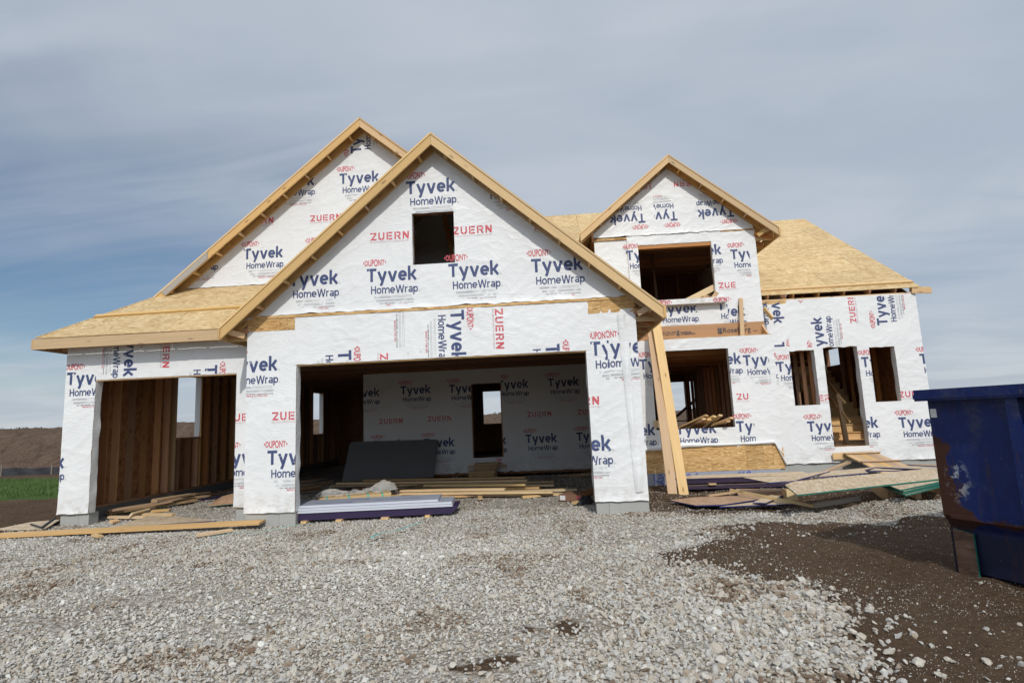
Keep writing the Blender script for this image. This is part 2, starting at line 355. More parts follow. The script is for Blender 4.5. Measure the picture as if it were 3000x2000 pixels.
def axis_lines(a, b, step, far):
    l = list(np.arange(a, b + 1e-6, step)); g = step
    v = b
    while v < far: g *= 1.22; v += g; l.append(v)
    v = a; g = step; pre = []
    while v > -far: g *= 1.22; v -= g; pre.append(v)
    return np.array(pre[::-1] + l)
gxs = axis_lines(-9, 14, 0.075, 1500); gys = axis_lines(-9.5, 8, 0.075, 1500)
X, Yg = np.meshgrid(gxs, gys); H = ground_h(X, Yg)
nx, ny = len(gxs), len(gys)
vs = np.stack([X, Yg, H], -1).reshape(-1, 3)
idx = np.arange(nx * ny).reshape(ny, nx)
fs = np.stack([idx[:-1, :-1], idx[:-1, 1:], idx[1:, 1:], idx[1:, :-1]], -1).reshape(-1, 4)
me = bpy.data.meshes.new('ground'); me.vertices.add(len(vs)); me.vertices.foreach_set('co', vs.ravel())
me.loops.add(fs.size); me.loops.foreach_set('vertex_index', fs.ravel()); me.polygons.add(len(fs)); me.polygons.foreach_set('loop_start', np.arange(0, fs.size, 4)); me.update(); me.validate()
jx = X + (vnoise(X, Yg, 2.5, 8) - .5) * .38; jy = Yg + (vnoise(X, Yg, 2.5, 9) - .5) * .38
gm = in_gravel_np(jx, jy).astype(float)
for px_, py_, rx_, ry_ in ((4.25, -4.70, .28, .22), (3.75, -5.32, .34, .13), (-2.3, -2.35, .9, .07), (6.0, -1.9, .3, .2), (5.9, -2.9, .6, .15), (5.2, -5.2, .12, .06)):
    wx_, wy_ = X + (vnoise(X, Yg, 4.0, 91) - .5) * .55, Yg + (vnoise(X, Yg, 4.0, 92) - .5) * .4
    gm *= 1 - .8 * np.exp(-(((wx_ - px_) / rx_) ** 2 + ((wy_ - py_) / ry_) ** 2))
gm = gm.ravel()
a = me.attributes.new('gravel', 'FLOAT', 'POINT'); a.data.foreach_set('value', gm)
gr = ((X < -8.5) & (Yg > 6.0) & (Yg < 15.2)) | (Yg > 60) | ((X > 14) & (Yg > 14) & (Yg < 19))
a = me.attributes.new('turf', 'FLOAT', 'POINT'); a.data.foreach_set('value', gr.astype(float).ravel())
for p in me.polygons: p.use_smooth = True
def ground_material():
    m, nt, b = new_mat('site_ground'); k = NB(nt); o = k.obj()
    n1 = k.noise(o, 0.8, 6, 0.6).outputs[0]; n2 = k.noise(o, 14, 6, 0.7).outputs[0]; n3 = k.noise(o, 90, 3, 0.6).outputs[0]
    dirt = k.mix(k.mr(n2, 0.3, 0.7), c4(0.050, 0.0290, 0.0165), c4(0.118, 0.073, 0.044))
    dirt = k.mix(k.mr(n1, 0.35, 0.65), dirt, k.mix(0.6, dirt, c4(0.115, 0.078, 0.05)))
    pb = k.vor(o, 60); sp = k.math('LESS_THAN', pb.outputs['Distance'], 0.20)
    pc = k.add('ShaderNodeSeparateColor'); k.setin(pc, 0, pb.outputs['Color'])
    dirt = k.mix(k.math('MULTIPLY', sp, k.math('GREATER_THAN', pc.outputs[0], 0.72)), dirt, c4(0.30, 0.23, 0.155))
    v1 = k.vor(o, 34); vc = k.add('ShaderNodeSeparateColor'); k.setin(vc, 0, v1.outputs['Color'])
    fine = k.ramp(vc.outputs[0], [(0, (.28, .235, .18)), (.5, (.45, .41, .35)), (1, (.60, .565, .50))])
    fine = k.mix(k.mr(n1, 0.52, 0.74), fine, c4(0.27, 0.20, 0.135))
    g = k.attr('gravel').outputs['Fac']; gj = k.math('ADD', g, k.math('MULTIPLY', k.math('SUBTRACT', n2, 0.5), 0.9)); gf = k.mr(gj, 0.4, 0.6)
    c = k.mix(gf, dirt, fine)
    t = k.mr(k.math('ADD', k.attr('turf').outputs['Fac'], k.math('MULTIPLY', k.math('SUBTRACT', n1, 0.5), 0.8)), 0.45, 0.55)
    c = k.mix(t, c, k.mix(n2, c4(0.045, 0.085, 0.018), c4(0.075, 0.125, 0.03)))
    nt.links.new(c, b.inputs['Base Color']); b.inputs['Roughness'].default_value = 1.0; b.inputs['Specular IOR Level'].default_value = 0.15
    hgt = k.math('ADD', k.math('MULTIPLY', n2, 1.2), k.math('MULTIPLY', n3, 0.35)); hgt = k.math('SUBTRACT', hgt, k.math('MULTIPLY', v1.outputs['Distance'], k.math('MULTIPLY', gf, 0.8)))
    k.setin(b, 'Normal', k.bump(hgt, 1.0, 0.045)); return m
M['ground'] = ground_material()
ground = link('ground', me, M['ground']); tag(ground, 'brown soil and crushed stone of the building site reaching to the horizon', kind='structure')

# ------------------------------------------------------------------ berm, fence, trees
def berm():
    xs = np.concatenate([np.arange(-60, -14, 0.14), np.arange(-14, 45, 0.35)]); ys = np.arange(18.2, 34, 0.3)
    X, Y = np.meshgrid(xs, ys)
    cr = np.interp(X, [-70, -30, 0, 14, 45], [2.3, 2.32, 1.92, 1.52, 1.3]) + (vnoise(X, Y * 0 + 3, 0.6, 12) - .5) * .16
    t = np.clip((Y - 18.4 - (vnoise(X, Y * 0, 0.3, 5)) * .8) / 8.2, 0, 1); s = t * t * (3 - 2 * t)
    back = np.clip((Y - 29) / 5, 0, 1)
    H = -0.3 + (cr + 0.3) * (0.45 * t + 0.55 * s) * (1 - back * back * 1.1)
    rill = vnoise(X * 1.0 + Y * 0.55, Y * 0.16, 2.1, 6); H += -0.22 * np.clip(1 - np.abs(rill - .5) * 8, 0, 1) * np.sin(np.clip(t, 0, 1) * math.pi)
    H += (vnoise(X + Y * .5, Y * .35, 3.5, 7) - .5) * 0.12 * np.clip(t * 3, 0, 1) + (vnoise(X, Y, 1.1, 9) - .5) * .12 * np.clip(t * 2, 0, 1)
    ny, nx = X.shape; idx = np.arange(nx * ny).reshape(ny, nx)
    fs = np.stack([idx[:-1, :-1], idx[:-1, 1:], idx[1:, 1:], idx[1:, :-1]], -1).reshape(-1, 4)
    me = mesh('berm', np.stack([X, Y, H], -1).reshape(-1, 3).tolist(), fs.tolist())
    m, nt, b = new_mat('berm_soil'); k = NB(nt); o = k.obj()
    n = k.noise(k.mapping(o, rot=(0, 0, R(-28)), sc=(2.2, .5, 1)), 1.6, 6, 0.65).outputs[0]; n2 = k.noise(o, 7, 5, .7).outputs[0]
    c = k.mix(k.mr(n, .3, .7), c4(.066, .044, .031), c4(.140, .097, .07)); c = k.mix(k.math('MULTIPLY', k.mr(n2, .45, .7), .5), c, c4(.21, .15, .11))
    nt.links.new(c, b.inputs['Base Color']); b.inputs['Roughness'].default_value = 1; b.inputs['Specular IOR Level'].default_value = .1; k.setin(b, 'Normal', k.bump(k.math('ADD', n, n2), .8, .15))
    o = link('berm', me, m); tag(o, 'long eroded bank of brown soil behind the house', kind='structure')
    for p in me.polygons: p.use_smooth = True
berm()
FY = 17.6
sf = empty('silt_fence', (-24, FY, -0.25), 'low black fabric silt fence on grey stakes along the foot of the soil bank', 'fence')
stakes = [-44.5, -41.8, -39.2, -36.6, -34, -31.3, -28.6, -25.9, -23.1, -20.45, -17.7, -14.9, -12.2, -9.4, -6.6]
for x in stakes:
    z = gh(x, FY); board('stake', (x, FY - .03, z - .1), (x + random.uniform(-.03, .03), FY - .03, z + .47 + random.uniform(0, .07)), .05, .04, M['stake'], sf, side=(1, 0, 0))
vs, fs = [], []
for i in range(241):
    x = -44.5 + 38 * i / 240; z = gh(x, FY); ph = (x - stakes[0]) / 2.72 % 1; d = .05 * math.sin(ph * math.pi)
    for t_, zz in ((0, z - .05), (.5, z + .18), (1, z + .40 - d)): vs.append((x, FY + .035 * math.sin(x * 5 + t_ * 2), zz))
    if i:
        b_ = 3 * i
        for q in (0, 1): fs.append((b_ - 3 + q, b_ + q, b_ + q + 1, b_ - 2 + q))
mk('fabric', vs, fs, M['silt'], sf)

def tree(x, y, h, w, seed, label):
    rd = random.Random(seed); z0 = -0.3
    t = empty('tree', (x, y, z0), label, 'tree', 'trees beyond the soil bank')
    board('trunk', (x, y, z0), (x, y, z0 + h * .55), .35, .35, M['bark'], t)
    vs, fs = [], []
    for i in range(900):
        a = rd.uniform(0, 6.283); u = rd.uniform(-1, 1); rr = rd.random() ** .4
        lobe = 1 + .35 * math.sin(a * 3 + seed) * math.cos(u * 4 + seed)
        p = Vector((x + w / 2 * rr * math.sqrt(1 - u * u) * math.cos(a) * lobe, y + w / 2 * rr * math.sqrt(1 - u * u) * math.sin(a), z0 + h * .58 + u * rr * h * .42))
        s = rd.uniform(.12, .3) * w / 5
        v = [p + Vector((rd.uniform(-s, s), rd.uniform(-s, s), rd.uniform(-s, s))) for _ in range(4)]
        b_ = len(vs); vs += v; fs.append((b_, b_ + 1, b_ + 2)); fs.append((b_, b_ + 2, b_ + 3))
    mk('crown', vs, fs, M['foliage'], t)
def tree_at(px, py_top, Y, w, seed, label):
    p = at(px, py_top, Y); tree(p.x, Y, p.z + .3, w, seed, label)
tree_at(3, 1253, 95, 3.6, 1, 'dark pointed tree at the left edge, beyond the soil bank')
tree_at(30, 1257, 100, 2.6, 2, 'small dark tree just right of the leftmost one on the skyline')
tree_at(62, 1250, 110, 6.0, 3, 'broad round green tree, widest of those on the left skyline')
tree_at(112, 1251, 120, 6.0, 4, 'low pale green tree nearest the white corner wall')
tree_at(1475, 1204, 60, 5.0, 5, 'leafy tree seen through the inner garage door, behind bare soil')
tree_at(1449, 1203, 60, 0.9, 6, 'small dark bush beside the leafy tree seen through the inner garage door')
tree_at(2033, 1195, 120, 6.0, 8, 'far tree seen through the ground floor window with the lumber')

# ------------------------------------------------------------------ the house
house = empty('house', (4, 4, 0), 'two storey house under construction, white wrap and bare strand board roofs', 'house')
YA, YB, YC, YG, YBAY, YD, YE = 0.0, 0.657, 2.05, 6.65, 3.5, 3.85, 4.15
XL, XR = -4.705, 12.83
def disp(x, z, s=0.0):
    a = noise.noise(Vector((x * 1.1 + s, z * 1.1, s * 1.7)))
    xx, zz_ = x + a * .35, z + a * .35
    n = noise.noise(Vector((xx * 2.2 + zz_ * 1.4, zz_ * 3.1 - xx * 1.2, s))); r1 = max(0.0, 1 - abs(n) * 6)
    n = noise.noise(Vector((xx * 3.0 - zz_ * 2.0 + 9, zz_ * 2.4 + 4, s))); r2 = max(0.0, 1 - abs(n) * 6)
    return .0045 * a + .009 * r1 * r1 * (0.5 + a) + .006 * r2 * r2 + .0012 * noise.noise(Vector((x * 7, z * 7, s)))
class Wrap:
    def __init__(s, Y, seed): s.Y = Y; s.seed = seed; s.v = []; s.f = []; s.dots = []
    def patch(s, x0, x1, zb, zt, step=.035, flare=0.0, lift=.004, rag=.004, rag_top=0.002, dots=True):
        fb = zb if callable(zb) else (lambda x: zb); ft = zt if callable(zt) else (lambda x: zt)
        nx = max(2, int((x1 - x0) / step)); hm = max(ft(x0) - fb(x0), ft(x1) - fb(x1), ft((x0 + x1) / 2) - fb((x0 + x1) / 2)); nz = max(2, int(hm / step))
        base = len(s.v)
        for i in range(nx + 1):
            x = x0 + (x1 - x0) * i / nx
            b = fb(x) + rag * noise.noise(Vector((x * 6, s.seed, 0))) * 2; t = ft(x) + rag_top * noise.noise(Vector((x * 5, s.seed, 9)))
            for j in range(nz + 1):
                z = b + (t - b) * j / nz
                y = s.Y - lift - disp(x, z, s.seed)
                if flare: y -= flare * math.exp(-(z - b) / .05) * (.6 + noise.noise(Vector((x * 3, s.seed, 3))))
                s.v.append((x, y, z))
        for i in range(nx):
            for j in range(nz):
                q = base + i * (nz + 1) + j; s.f.append((q, q + nz + 1, q + nz + 2, q + 1))
        if dots:
            rd = random.Random(int(x0 * 100) + int(s.seed * 10))
            zz_ = math.floor(fb(x0) / .42) * .42
            while zz_ < max(ft(x0), ft(x1)) - .04:
                xx = math.ceil(x0 / .2) * .2 + .03
                while xx < x1 - .03:
                    if fb(xx) + .04 < zz_ < ft(xx) - .05 and rd.random() < .8: s.dots.append((xx + rd.uniform(-.02, .02), zz_ + rd.uniform(-.015, .015)))
                    xx += .205
                zz_ += .42
    def stitch(s, xa, za, xb, zb_, step=.07):
        n = int(math.hypot(xb - xa, zb_ - za) / step)
        for i in range(n): t = i / max(1, n); s.dots.append((xa + (xb - xa) * t + random.uniform(-.02, .02), za + (zb_ - za) * t + random.uniform(-.02, .02)))
    def build(s, label=None):
        o = mk('house_wrap', s.v, s.f, M['wrap'], house)
        for p in o.data.polygons: p.use_smooth = True
        if label: o['label'] = label
        if s.dots:
            vs, fs = [], []
            for x, z in s.dots:
                y = s.Y - .004 - disp(x, z, s.seed) - .003; a = random.uniform(0, 3.14); r = random.uniform(.004, .0075); dx, dz = r * math.cos(a), r * math.sin(a)
                b_ = len(vs); vs += [(x - dx, y, z - dz), (x + dz * .5, y, z - dx * .5), (x + dx, y, z + dz), (x - dz * .5, y, z + dx * .5)]; fs.append((b_, b_ + 1, b_ + 2, b_ + 3))
            d = mk('staples', vs, fs, M['grey_ink'], o); d['kind'] = 'stuff'
        s.o = o; return o
def core(name, Y, pts, t=.13, mat='osb_wall'):
    return prism(name, [(x, Y + .002, z) for x, z in pts], (0, t, 0), M[mat], house, (1, 0, 0), (0, 0, 1))

# ---- lettering templates
def text_mesh(s, size, offset=0.0, sx=1.0, space=1.0, cutstep=.06):
    cu = bpy.data.curves.new('t', 'FONT'); cu.body = s; cu.size = size; cu.offset = offset; cu.space_character = space; cu.resolution_u = 3; cu.fill_mode = 'BOTH'
    o = bpy.data.objects.new('t', cu); COL.objects.link(o)
    dg = bpy.context.evaluated_depsgraph_get(); me = bpy.data.meshes.new_from_object(o.evaluated_get(dg))
    bpy.data.objects.remove(o); bpy.data.curves.remove(cu)
    for v in me.vertices: v.co.x *= sx
    xs = [v.co.x for v in me.vertices]; mn = min(xs)
    for v in me.vertices: v.co.x -= mn
    bm = bmesh.new(); bm.from_mesh(me); bpy.data.meshes.remove(me)
    if cutstep:
        for axis in (0, 1):
            cs = [v.co[axis] for v in bm.verts]; c = min(cs) + cutstep
            while c < max(cs):
                n = Vector((0, 0, 0)); n[axis] = 1; p = Vector((0, 0, 0)); p[axis] = c
                bmesh.ops.bisect_plane(bm, geom=bm.verts[:] + bm.edges[:] + bm.faces[:], plane_co=p, plane_no=n); c += cutstep
    vs = [(v.co.x, v.co.y) for v in bm.verts]; fs = [[v.index for v in f.verts] for f in bm.faces]; bm.free(); return vs, fs
def fit(t, w, h=None):
    """scale a template to width w (and optional cap height h)"""
    vs, fs = t; xm = max(v[0] for v in vs); k = w / xm; ky = k if h is None else h
    return [(x * k, y * (k if h is None else h)) for x, y in vs], fs
def strokes(polys):
    vs, fs = [], []
    for p in polys:
        b_ = len(vs); vs += p; fs.append(tuple(range(b_, b_ + len(p))))
    return vs, fs
def rect(x0, y0, x1, y1): return [(x0, y0), (x1, y0), (x1, y1), (x0, y1)]
def bar(x0, y0, x1, y1, w):
    dx, dy = x1 - x0, y1 - y0; l = math.hypot(dx, dy); nx_, ny_ = -dy / l * w / 2, dx / l * w / 2
    return [(x0 - nx_, y0 - ny_), (x1 - nx_, y1 - ny_), (x1 + nx_, y1 + ny_), (x0 + nx_, y0 + ny_)]
def zuern():
    """stencil lettering, cap height 1, letter pitch 1.12"""
    P = []; t = .19
    o = 0; P += [rect(o, 1 - t, o + .82, 1), [(o, 0), (o + .24, 0), (o + .84, .76), (o + .60, .76)], rect(o + .34, 0, o + .84, t)]
    o = 1.08; P += [rect(o, .36, o + t, 1), [(o, .32), (o + t, .32), (o + .38, .16), (o + .38, 0), (o + .2, 0), (o, .2)], rect(o + .62, .36, o + .62 + t, 1), [(o + .81, .32), (o + .62, .32), (o + .43, .16), (o + .43, 0), (o + .61, 0), (o + .81, .2)]]
    o = 2.16; P += [rect(o, 0, o + t, 1), rect(o + .26, 1 - t, o + .76, 1), rect(o + .26, .41, o + .72, .59), rect(o + .26, 0, o + .76, t)]
    o = 3.2; P += [rect(o, 0, o + t, 1), [(o + .26, 1 - t), (o + .6, 1 - t), (o + .6, 1), (o + .26, 1)], [(o + .6, 1), (o + .8, .84), (o + .8, .52), (o + .62, .4), (o + .61, .81)], rect(o + .26, .38, o + .6, .55), [(o + .44, .34), (o + .62, .36), (o + .82, .1), (o + .82, 0), (o + .6, 0)]]
    o = 4.28; P += [rect(o, 0, o + t, .76), [(o, .98), (o + .22, 1), (o + .80, .2), (o + .80, 0), (o + .62, 0), (o, .84)], rect(o + .62, .28, o + .82, 1)]
    return strokes(P)
def oval_arrows(w, h):
    P = [[(-.05 * w, 0), (-.012 * w, -.32 * h), (-.012 * w, .32 * h)], [(1.05 * w, 0), (1.012 * w, .32 * h), (1.012 * w, -.32 * h)]]
    return P
T_du = text_mesh('DUPONT', 1, .019, 1, 1.0, 0)
T_call = text_mesh('Call 1-800-448-9835  tyvek.com/homewrap', 1, .0, 1, 1, 0); T_made = text_mesh('MADE IN THE USA', 1, .006, 1, 1, 0)
T_bp = text_mesh('BUILDING PRODUCTS & DESIGN CENTER', 1, 0, 1, 1, 0)
def line_pts(*p):
    out = [p[0]]
    for a, b_ in zip(p[:-1], p[1:]):
        n = max(1, int(math.hypot(b_[0] - a[0], b_[1] - a[1]) / .25))
        out += [(a[0] + (b_[0] - a[0]) * i / n, a[1] + (b_[1] - a[1]) * i / n) for i in range(1, n + 1)]
    return out
def arc_pts(cx, cy, rx, ry, a0, a1, n=14): return [(cx + rx * math.cos(R(a0 + (a1 - a0) * i / n)), cy + ry * math.sin(R(a0 + (a1 - a0) * i / n))) for i in range(n + 1)]
def stroke(pts, t):
    L_, Rr = [], []
    n = len(pts)
    for i, (x, y) in enumerate(pts):
        a = pts[max(0, i - 1)]; b_ = pts[min(n - 1, i + 1)]
        d1 = (x - a[0], y - a[1]) if i else (b_[0] - x, b_[1] - y); d2 = (b_[0] - x, b_[1] - y) if i < n - 1 else d1
        l1, l2 = math.hypot(*d1) or 1, math.hypot(*d2) or 1; n1, n2 = (-d1[1] / l1, d1[0] / l1), (-d2[1] / l2, d2[0] / l2)
        mx_, my_ = n1[0] + n2[0], n1[1] + n2[1]; q = max(.55, (mx_ * mx_ + my_ * my_) / 2); k_ = t / 2 / q
        L_.append((x + mx_ * k_, y + my_ * k_)); Rr.append((x - mx_ * k_, y - my_ * k_))
    return L_ + Rr, [(i, n + i, n + i + 1, i + 1) for i in range(n - 1)]
def g_T(t): return .72, [line_pts((0, 1 - t / 2), (.72, 1 - t / 2)), line_pts((.36, 1 - t), (.36, 0))]
def g_v(t): return .72, [line_pts((t * .5, .75), (.335, .03), (.385, .03), (.72 - t * .5, .75))]
def g_y(t): return .74, [line_pts((.74 - t * .5, .75), (.36, -.12), (.27, -.32)), line_pts((t * .5, .75), (.37, .06))]
def g_e(t):
    h = t / 2; return .68, [arc_pts(.34, .375, .34 - h, .385 - h, 8, 318, 20), line_pts((t * .9, .375), (.66, .375))]
def g_k(t): return .66, [line_pts((t / 2, 0), (t / 2, 1.08)), line_pts((t, .33), (.34, .47), (.62 - t * .3, .76)), line_pts((.27, .42), (.66 - t * .4, 0))]
def g_H(t): return .68, [line_pts((t / 2, 0), (t / 2, 1)), line_pts((.68 - t / 2, 0), (.68 - t / 2, 1)), line_pts((t, .52), (.68 - t, .52))]
def g_o(t): h = t / 2; return .66, [arc_pts(.33, .375, .33 - h, .385 - h, 0, 360, 20)]
def g_m(t):
    h = t / 2; return 1.0, [line_pts((h, 0), (h, .75)), arc_pts(.27, .5, .27 - h, .26 - h, 175, 0, 8) + [(.54 - h, .25), (.54 - h, 0)], arc_pts(.5 + .25, .5, .25 - h + .02, .26 - h, 175, 0, 8) + [(1.02 - h, .25), (1.02 - h, 0)]]
def g_W(t): return 1.15, [line_pts((t * .5, 1), (.29, .04), (.33, .04), (.56, .96), (.60, .96), (.83, .04), (.87, .04), (1.15 - t * .5, 1))]
def g_r(t): h = t / 2; return .40, [line_pts((h, 0), (h, .75)), arc_pts(.34, .42, .30, .34 - h, 165, 85, 6)]
def g_a(t):
    h = t / 2; return .58, [arc_pts(.28, .5, .30 - h, .26 - h, 140, 0, 8) + [(.58 - h, .3), (.58 - h, 0)], arc_pts(.28, .225, .28 - h, .225 - h, 0, 360, 14)]
def g_p(t): h = t / 2; return .62, [line_pts((h, -.3), (h, .75)), arc_pts(.34, .375, .29 - h, .385 - h, -165, 165, 16)]
GL = dict(T=g_T, v=g_v, y=g_y, e=g_e, k=g_k, H=g_H, o=g_o, m=g_m, W=g_W, r=g_r, a=g_a, p=g_p)
def word(txt, t, w, cap, x0, y0, gap=.1):
    items, x = [], 0
    for ch in txt:
        adv, st_ = GL[ch](t); items += [[(px_ + x, py_) for px_, py_ in q] for q in st_]; x += adv + gap
    tot = x - gap; out = []
    for i, q in enumerate(items):
        vs, fs = stroke(q, t); out.append(([(x0 + a / tot * w, y0 + b_ * cap) for a, b_ in vs], fs, 0, i % 3 * .0005))
    # small registered mark ring
    vs, fs = stroke(arc_pts(x0 + w + .025, y0 + .012, .011, .011, 0, 360, 8), .004); out.append((vs, fs, 2)); return out
def tyvek_block():
    """list of (verts, faces, material index); origin = left end of the big word's baseline. 0 blue 1 red 2 grey 3 black"""
    out = []
    vs, fs = T_du; xm = max(v[0] for v in vs); h = max(v[1] for v in vs)
    w, hh = .345, .122
    def lens(x, y):
        u = (x / xm - .5) * 2; s = 1 - .32 * u * u; return (-.035 + x / xm * w, .335 + (y / h - .5) * hh * s)
    v2 = [lens(x, y) for x, y in vs]
    out.append((v2, fs, 1))
    a, b_ = strokes([[(-.07, .335), (-.045, .312), (-.045, .358)], [(w - .0, .335), (w - .025, .358), (w - .025, .312)]]); out.append((a, b_, 1))
    P = []
    for i, (xa, xb) in enumerate(((.12, .40), (.12, .42), (.43, .78), (.12, .78), (.16, .80), (.16, .82), (.16, .80))):
        y = (-.262, -.275, -.262, -.288, -.325, -.338, -.351)[i]; P.append(rect(xa, y, xb, y + .0045))
    a, b_ = strokes(P); out.append((a, b_, 2))
    vs, fs = fit(T_call, .58); out.append(([(x + .22, y - .395) for x, y in vs], fs, 3))
    vs, fs = fit(T_made, .36); out.append(([(x + .34, y - .432) for x, y in vs], fs, 1))
    return out
TY = tyvek_block() + word('Tyvek', .195, .865, .232, 0, 0, .06) + word('HomeWrap', .155, .81, .134, .07, -.213, .07)
def zuern_block():
    vs, fs = zuern(); k = .68 / 5.1; out = [([(x * k, y * .135) for x, y in vs], fs, 1)]
    vs, fs = fit(T_bp, .68); out.append(([(x, y - .045) for x, y in vs], fs, 4)); return out
ZU = zuern_block()
M['faint_red'] = flat_mat('faint_red_ink', (0.62, 0.42, 0.42), 0.6)
INK = [M['blue_ink'], M['red_ink'], M['grey_ink'], M['black_ink'], M['faint_red']]
def put_print(wrap, block, x, z, rot=0.0, clip=(), scale=1.0, name='printed_lettering', lift=.0035, tilt=0.0):
    """clip: list of (nx, nz, c) keeping nx*x + nz*z <= c in wall coordinates"""
    ca, sa = math.cos(R(rot + tilt)), math.sin(R(rot + tilt))
    bm = bmesh.new()
    for ent in block:
        vs, fs, mi = ent[:3]; lf = ent[3] if len(ent) > 3 else 0.0
        bv = [bm.verts.new((x + (u * ca - v * sa) * scale, lf, z + (u * sa + v * ca) * scale)) for u, v in vs]
        for f in fs:
            try: bf = bm.faces.new([bv[i] for i in f]); bf.material_index = mi
            except ValueError: pass
    for nx_, nz_, c in clip:
        n = Vector((nx_, 0, nz_)); l = n.length
        bmesh.ops.bisect_plane(bm, geom=bm.verts[:] + bm.edges[:] + bm.faces[:], plane_co=n / l * (c / l), plane_no=n / l, clear_outer=True)
    if not bm.faces: bm.free(); return
    for v in bm.verts: v.co.y = wrap.Y - .004 - disp(v.co.x, v.co.z, wrap.seed) - lift - v.co.y
    me = bpy.data.meshes.new(name); bm.to_mesh(me); bm.free()
    for m_ in INK: me.materials.append(m_)
    link(name, me, None, wrap.o)
def P_(wrap, block, zp, rot=0, clip=(), **kw):
    p = at(*Z(*zp), wrap.Y); put_print(wrap, block, p.x, p.z, rot, clip, **kw)

# ---- garage front (A)
AXm, AZ, AP = 2.45, 6.25, 0.875
roofA = lambda x: AZ - AP * abs(x - AXm) - .01
xAL, xGL, xGR, xAR, zH, zBand, zT = -.869, 0.0, 4.88, 5.722, 2.627, 3.433, 0.2
wx0, wx1, wz0, wz1 = 2.03, 2.76, 4.23, 5.14
core('wall_framing', YA, [(xAL, zT), (xGL, zT), (xGL, zH), (xGR, zH), (xGR, zT), (xAR, zT), (xAR, zBand + .06), (xAL, zBand + .06)])
core('gable_framing', YA, [(xAL, 3.5), (wx0, 3.5), (wx0, roofA(wx0)), (xAL, 3.5 + .05)], mat='osb_in')
core('gable_framing', YA, [(wx0, 3.5), (wx1, 3.5), (wx1, wz0), (wx0, wz0)], mat='osb_in')
core('gable_framing', YA, [(wx0, wz1), (wx1, wz1), (wx1, roofA(wx1)), (AXm, roofA(AXm)), (wx0, roofA(wx0))], mat='osb_in')
core('gable_framing', YA, [(wx1, 3.5), (xAR, 3.5), (xAR, 3.5 + .05), (wx1, roofA(wx1))], mat='osb_in')
box('band_board', xAL - .02, xAR + .01, YA - .022, YA + .001, zBand, zBand + .045, M['osb_wall'], house, 'xw')
for nm, a, b_ in (('osb_strip', xAL + .0, -.30), ('osb_strip', -.297, -.155), ('osb_strip', -.152, -.03), ('osb_strip', 4.95, 5.16), ('osb_strip', 5.163, xAR)):
    box(nm, a, b_, YA - .009, YA + .001, 3.22, zBand, M['osb_wall'], house, 'xw')
wA = Wrap(YA, 1.0); wR = Wrap(YA, 1.0)
wA.patch(xAL, xGL, zT, 3.25, flare=.018, rag=.01); wR.patch(xGR, xAR, zT, 3.27, flare=.03, rag=.012); wR.build('white printed wrap on the right garage pier')
wH = Wrap(YA - .004, 1.0); wH.patch(-.03, 4.96, zH - .012, zBand, rag=.004); wH.build('white wrap with sideways print on the garage header')
wA.stitch(-.04, 3.25, -.03, 2.6); wA.stitch(4.93, 3.3, 4.93, 2.65); wA.stitch(xAL + .02, 2.2, xAL + .03, 1.7)
wA.build('white printed wrap on the left garage pier')
wG = Wrap(YA, 2.0); gb = lambda x: zBand + .05 + .02 * noise.noise(Vector((x * 1.5, 5, 0)))
wG.patch(xAL + .02, wx0, gb, roofA, flare=.03, rag=.012); wG.patch(wx0, wx1, gb, wz0, flare=.03); wG.patch(wx0, AXm, wz1, roofA); wG.patch(AXm, wx1, wz1, roofA)
wG.patch(wx1, xAR - .03, gb, roofA, flare=.03, rag=.012)
wG.build('white printed wrap on the garage gable')
mm = AP
rkL = lambda: (-AP, 1.0, AZ - AP * AXm + .02)     # keep below the left slope
rkR = lambda: (AP, 1.0, AZ + AP * AXm + .02)
cg = [rkL(), rkR(), (0, -1, -(zBand + .06))]
for zp, ex in (((3, 1170, 1410), ()), ((3, 1765, 1377), ()), ((4, 560, 1339), ((-1, 0, -(xAL)),)), ((4, 1195, 1303), ()), ((4, 235, 705), ()), ((4, 847, 655), ()), ((3, 1420, 722), ())):
    P_(wG, TY, zp, 0, cg + list(ex) + ([(0, -1, -wz1)] if zp == (4, 235, 705) else []))
pz = at(*Z(4, 330, 705), 0)
P_(wG, ZU, (3, 1790, 1060), 0, cg + [(1, 0, wx0)]); P_(wG, ZU, (4, 590, 1015), 0, cg + [(-1, 0, -wx1)]); P_(wG, ZU, (4, 1215, 977), 0, cg)
cAr = [(1, 0, xAR)]
hd = [(0, -1, -zH), (0, 1, zBand)]
P_(wH, TY, (5, 1880, 25), -90, hd); P_(wH, ZU, (5, 2220, 10), -90, hd); P_(wH, TY, (5, 1020, 332), -90, hd); P_(wH, ZU, (5, 1342, 352), -90, hd)
P_(wH, TY, (6, 1040, 285), -90, hd)
p = at(*Z(5, 1695, 0), 0); put_print(wH, [e_ for e_ in TY if e_[2] in (1, 2, 3)][2:], p.x - .12, 3.62, -90, hd)
cl = [(-1, 0, -xAL), (1, 0, xGL), (0, 1, 3.2)]
P_(wA, TY, (5, 180, 500), 0, cl); P_(wA, TY, (5, 480, 1205), 0, cl); P_(wA, ZU, (5, 515, 865), 0, cl)
cr_ = [(-1, 0, -xGR), (1, 0, xAR), (0, 1, 3.2)]
xs_ = at(*Z(6, 1512, 300), 0).x
P_(wR, TY, (6, 1388, 372), 0, cr_ + [(1, 0, xs_)]); P_(wR, TY, (6, 1452, 364), 0, cr_ + [(-1, 0, -xs_)]); P_(wR, TY, (6, 1130, 1110), 0, cr_); P_(wR, ZU, (6, 1130, 757), 0, cr_)
